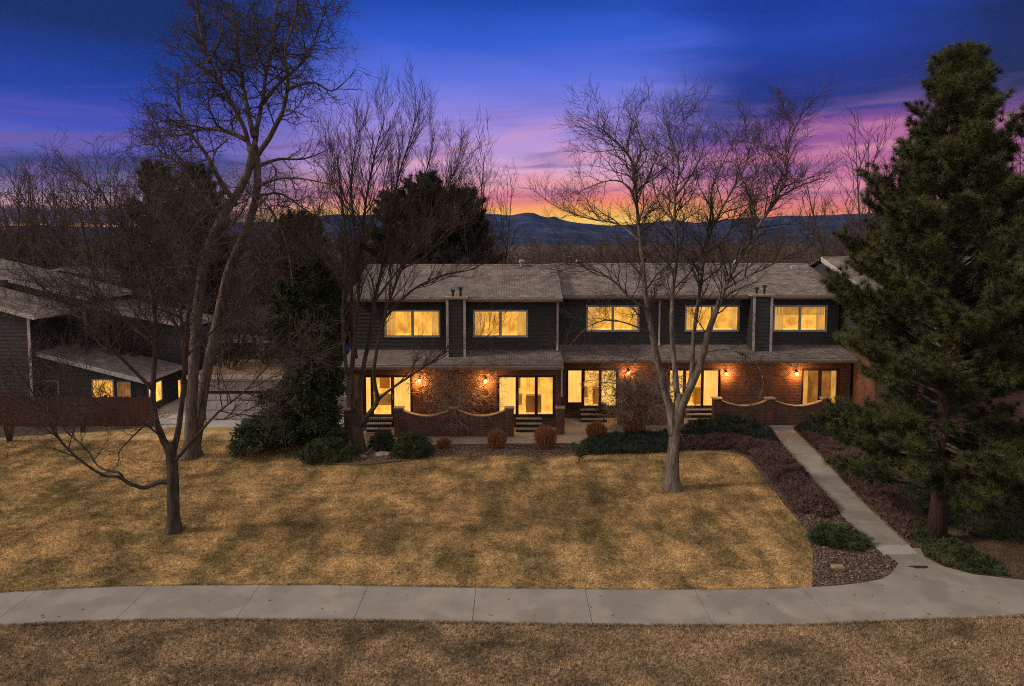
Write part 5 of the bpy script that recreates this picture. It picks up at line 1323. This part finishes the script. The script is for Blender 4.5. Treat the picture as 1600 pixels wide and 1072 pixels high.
# sparse little broadleaf shrub at the bed corner
t = thing('small_shrub', 'sparse little green shrub at the near corner of the bed right of the steps', 'shrub', tuple(G(905, 722)))
st_ = MB(); rr = random.Random(6); pos = []; 
for k in range(7):
    e = Vector((rr.uniform(-.4, .4), rr.uniform(-.2, .2), rr.uniform(.35, .75))); st_.tube([(0, 0, 0), e * .5 + Vector((0, 0, .05)), e], [.012, .009, .005], 4)
    for q in range(12): pos.append(tuple(e * rr.uniform(.45, 1.05) + Vector((rr.gauss(0, .05), rr.gauss(0, .05), rr.gauss(0, .04)))))
st_.build('stems', bark_dark, t)
rn = np.random.default_rng(2); V, Fc = leafs(rn, np.array(pos), np.tile([[0, 0, 1.]], (len(pos), 1)), 4, .11, .05, .03); np_mesh('foliage', V, Fc, mat('leaf_green', (.05, .085, .03), (.025, .045, .016), scale=5), t)

def cover(name, label, px_poly, h, dens, m, seed, k=12, nl=.17, w=.018, edge=.5):
    poly = [G(*p) for p in px_poly]; rn = np.random.default_rng(seed)
    xs = [p.x for p in poly]; ys = [p.y for p in poly]
    n = int((max(xs) - min(xs)) * (max(ys) - min(ys)) * dens)
    x = rn.uniform(min(xs), max(xs), n); y = rn.uniform(min(ys), max(ys), n); ok = in_poly(x, y, poly); x, y = x[ok], y[ok]
    ed = edge_dist(x, y, poly)
    lump = np.array([mnoise.noise(Vector((a_ * 1.7, b_ * 1.7, seed))) + .5 * mnoise.noise(Vector((a_ * 5, b_ * 5, seed))) for a_, b_ in zip(x, y)])
    hh = h * np.sqrt(np.clip(ed / edge, 0, 1)) * (.85 + .75 * lump).clip(.15, 1.6) + .03
    z = hh * (rn.random(len(x)) ** .35)
    pos = np.stack([x, y, z], 1); ax = rn.normal(size=pos.shape) * .5; ax[:, 2] = .8; ax /= np.linalg.norm(ax, axis=1)[:, None]
    V, Fc = needles(rn, pos, ax, k, nl, w, .8)
    V[:, 2] = np.maximum(V[:, 2], .012)
    return tag(np_mesh(name, V, Fc, m), label, 'ground cover', kind='stuff')
cover('ground_cover', 'blue green creeping juniper strip left of the pale tree trunk', [(905, 700), (930, 686), (990, 683), (1062, 680), (1066, 706), (1000, 710), (910, 712)], .34, 330, bluegreen_m, 1)
cover('ground_cover', 'blue green creeping juniper top beside the head of the front walk', [(1060, 680), (1075, 669), (1120, 664), (1180, 665), (1206, 680), (1222, 702), (1190, 700), (1150, 688), (1100, 688), (1064, 694)], .50, 380, bluegreen_m, 2)
cover('ground_cover', 'purple brown creeping juniper along the left side of the front walk', [(1062, 694), (1100, 687), (1150, 687), (1190, 698), (1222, 702), (1262, 748), (1308, 800), (1290, 812), (1240, 800), (1222, 770), (1196, 740), (1172, 712), (1142, 703), (1062, 705)], .36, 380, purple_m, 3)
cover('ground_cover', 'dark blue green juniper on the right side of the front walk head', [(1240, 671), (1265, 668), (1330, 676), (1360, 700), (1330, 705), (1285, 690)], .42, 360, bluegreen_m, 4)
cover('ground_cover', 'purple brown creeping juniper along the right side of the front walk', [(1250, 678), (1290, 690), (1340, 704), (1390, 740), (1410, 790), (1440, 830), (1415, 845), (1352, 786), (1288, 716)], .32, 360, purple_m, 5)
cover('ground_cover', 'dark green low ground cover round the foot of the pine', [(1395, 800), (1440, 815), (1500, 850), (1560, 880), (1575, 902), (1520, 897), (1475, 885), (1446, 868), (1430, 845), (1385, 815)], .22, 420, ever_m, 6, nl=.09)
cover('ground_cover', 'dark low cover spreading right of the pine trunk', [(1400, 760), (1480, 740), (1600, 760), (1640, 830), (1600, 850), (1520, 840), (1480, 820), (1440, 800)], .16, 200, ever_m, 7, nl=.11)
# mulch chips
def chips(name, px_poly, dens, m, seed, label):
    poly = [G(*p) for p in px_poly]; rn = np.random.default_rng(seed); xs = [p.x for p in poly]; ys = [p.y for p in poly]
    n = int((max(xs) - min(xs)) * (max(ys) - min(ys)) * dens); x = rn.uniform(min(xs), max(xs), n); y = rn.uniform(min(ys), max(ys), n); ok = in_poly(x, y, poly); x, y = x[ok], y[ok]; n = len(x)
    a = rn.uniform(0, np.pi, n); l = rn.uniform(.02, .055, n); w = rn.uniform(.008, .02, n); t = rn.normal(size=n) * .012; z = .02 + rn.random(n) * .012
    c, s = np.cos(a), np.sin(a); V = np.empty((n, 4, 3))
    for i, (u, v) in enumerate(((-1, -1), (1, -1), (1, 1), (-1, 1))):
        V[:, i, 0] = x + c * l * u - s * w * v; V[:, i, 1] = y + s * l * u + c * w * v; V[:, i, 2] = z + t * u + v * .004
    tag(np_mesh(name, V.reshape(-1, 3), np.arange(n * 4).reshape(-1, 4), m), label, 'wood chips', kind='stuff')
chip_m = mat('chip', (.27, .185, .15), (.08, .05, .042), scale=9, detail=3, lo=.4, hi=.6)
chips('mulch_chips', [(1300, 800), (1330, 815), (1361, 853), (1388, 868), (1402, 884), (1396, 893), (1378, 904), (1340, 912), (1270, 918), (1272, 862), (1262, 830), (1240, 800)], 330, chip_m, 5, 'wood chips covering the bed at the corner of walk and sidewalk')
chips('mulch_chips', [(500, 722), (545, 700), (600, 698), (720, 696), (885, 695), (900, 700), (904, 711), (800, 711), (690, 713), (640, 719), (560, 724)], 150, chip_m, 6, 'wood chips under the round red shrubs')
chips('leaf_litter', [(380, 700), (430, 690), (545, 690), (560, 712), (490, 722), (420, 716)], 110, mat('litter', (.16, .09, .05), (.07, .04, .025), scale=9), 8, 'brown leaf litter under the drooping evergreen')

rn = np.random.default_rng(91); n = 1500; x = rn.uniform(-15, 12, n); y = rn.uniform(13, 29, n); z = np.full(n, .05)
onw = np.array([yat(BOT, a_) < b_ < yat(TOP, a_) for a_, b_ in zip(x, y)]); z[onw] = SZ + .006; keep_ = (~onw) | (rn.random(n) < .35); x, y, z = x[keep_], y[keep_], z[keep_]; n = len(x)
V, Fc = leafs(rn, np.stack([x, y, z], 1), np.stack([rn.normal(size=n), rn.normal(size=n), np.zeros(n)], 1), 1, .085, .045, 0); V = V.reshape(-1, 4, 3); V[:, :, 2] = z[:, None] + rn.random((n, 4)) * .012
tag(np_mesh('fallen_leaves', V.reshape(-1, 3), Fc, mat('fallen', (.22, .13, .07), (.08, .045, .028), scale=6)), 'dry brown leaves scattered over lawn and sidewalk', 'leaves', kind='stuff')
# bed edging, logs, rocks and small fittings
def edging(label, px, r, m):
    pts = smooth_poly([G(*p) + Vector((0, 0, r * .6)) for p in px], 4, False)
    tag(MB().tube(pts, [r] * len(pts), 6).build('bed_edging', m, None, True), label, 'edging')
edging('thin curved timber edging between lawn and mulch below the junipers', [(480, 724), (520, 726), (560, 727), (600, 724), (648, 719)], .05, timber_m)
edging('thin curved edging round the far right corner of the lawn', [(930, 711), (1000, 708), (1090, 705), (1140, 707), (1168, 717), (1186, 738), (1205, 765)], .03, timber_m)
def rock(label, px, py, s, seed, m=rock_m):
    b = G(px, py); bm = bmesh.new(); bmesh.ops.create_icosphere(bm, subdivisions=3, radius=1)
    for v in bm.verts:
        k = 1 + .35 * mnoise.noise(v.co * 1.4 + Vector((seed, 0, 0))) + .12 * mnoise.noise(v.co * 4 + Vector((seed, 3, 0)))
        v.co = Vector((v.co.x * s[0] * k, v.co.y * s[1] * k, v.co.z * s[2] * k + s[2] * .5))
    me = bpy.data.meshes.new('rock'); bm.to_mesh(me); bm.free(); o = link('rock', me, m); o.location = (b.x, b.y, 0); tag(o, label, 'rock', 'rocks in the bed by the multi stemmed tree')
rock('flat pale rock beside the larger juniper', 597, 711, (.32, .2, .09), 1)
rock('small pale rock at the foot of the multi stemmed tree', 568, 715, (.13, .11, .09), 2)
rock('small brown rock behind the flat pale rock', 583, 706, (.16, .12, .10), 3, timber_m)
lg_ = MB(); a, b = G(572, 712), G(590, 702)
lg_.tube([a + Vector((0, 0, .05)), a.lerp(b, .5) + Vector((0, 0, .17)), b + Vector((0, 0, .26))], [.05, .045, .025], 8)
tag(lg_.build('driftwood_log', bark_grey, None, True), 'short broken log leaning among the rocks below the junipers', 'log')
q = G(1309, 888); v = MB(); v.box(q.x - .16, q.x + .16, q.y - .09, q.y + .09, .0, .07); v.box(q.x - .13, q.x + .13, q.y - .065, q.y + .065, .0705, .082)
tag(v.build('valve_cover', mat('valve', (.33, .25, .14), rough=.6)), 'tan rectangular valve cover in the mulch at the walk corner', 'cover')
q = G(1437, 888); pts = [(q.x + math.cos(a) * .22 * (1 + .25 * math.sin(3 * a)), q.y + math.sin(a) * .10 * (1 + .3 * math.cos(2 * a))) for a in [k * .4 for k in range(16)]]
tag(sheet('dark_patch', pts, SZ + .012, mat('leafpile', (.04, .032, .028), (.02, .016, .014), scale=30, bump=.8), .012), 'small dark clump of wet leaves on the sidewalk junction', 'leaves')

# ------------------------------------------------------------------ air
m = bpy.data.materials.new('haze'); m.use_nodes = True; t = m.node_tree; t.nodes.clear()
v = N(t, 'ShaderNodeVolumePrincipled'); v.inputs['Anisotropy'].default_value = .85; v.inputs['Density'].default_value = HAZE_D; v.inputs['Color'].default_value = (.66, .74, .98, 1)
o_ = N(t, 'ShaderNodeOutputMaterial'); L(t, v.outputs[0], o_.inputs['Volume'])
tag(MB().box(-5100, 5100, -61, 6100, -1.5, 205).build('haze', m), 'pale evening air between the houses and the hills', 'haze', kind='stuff')
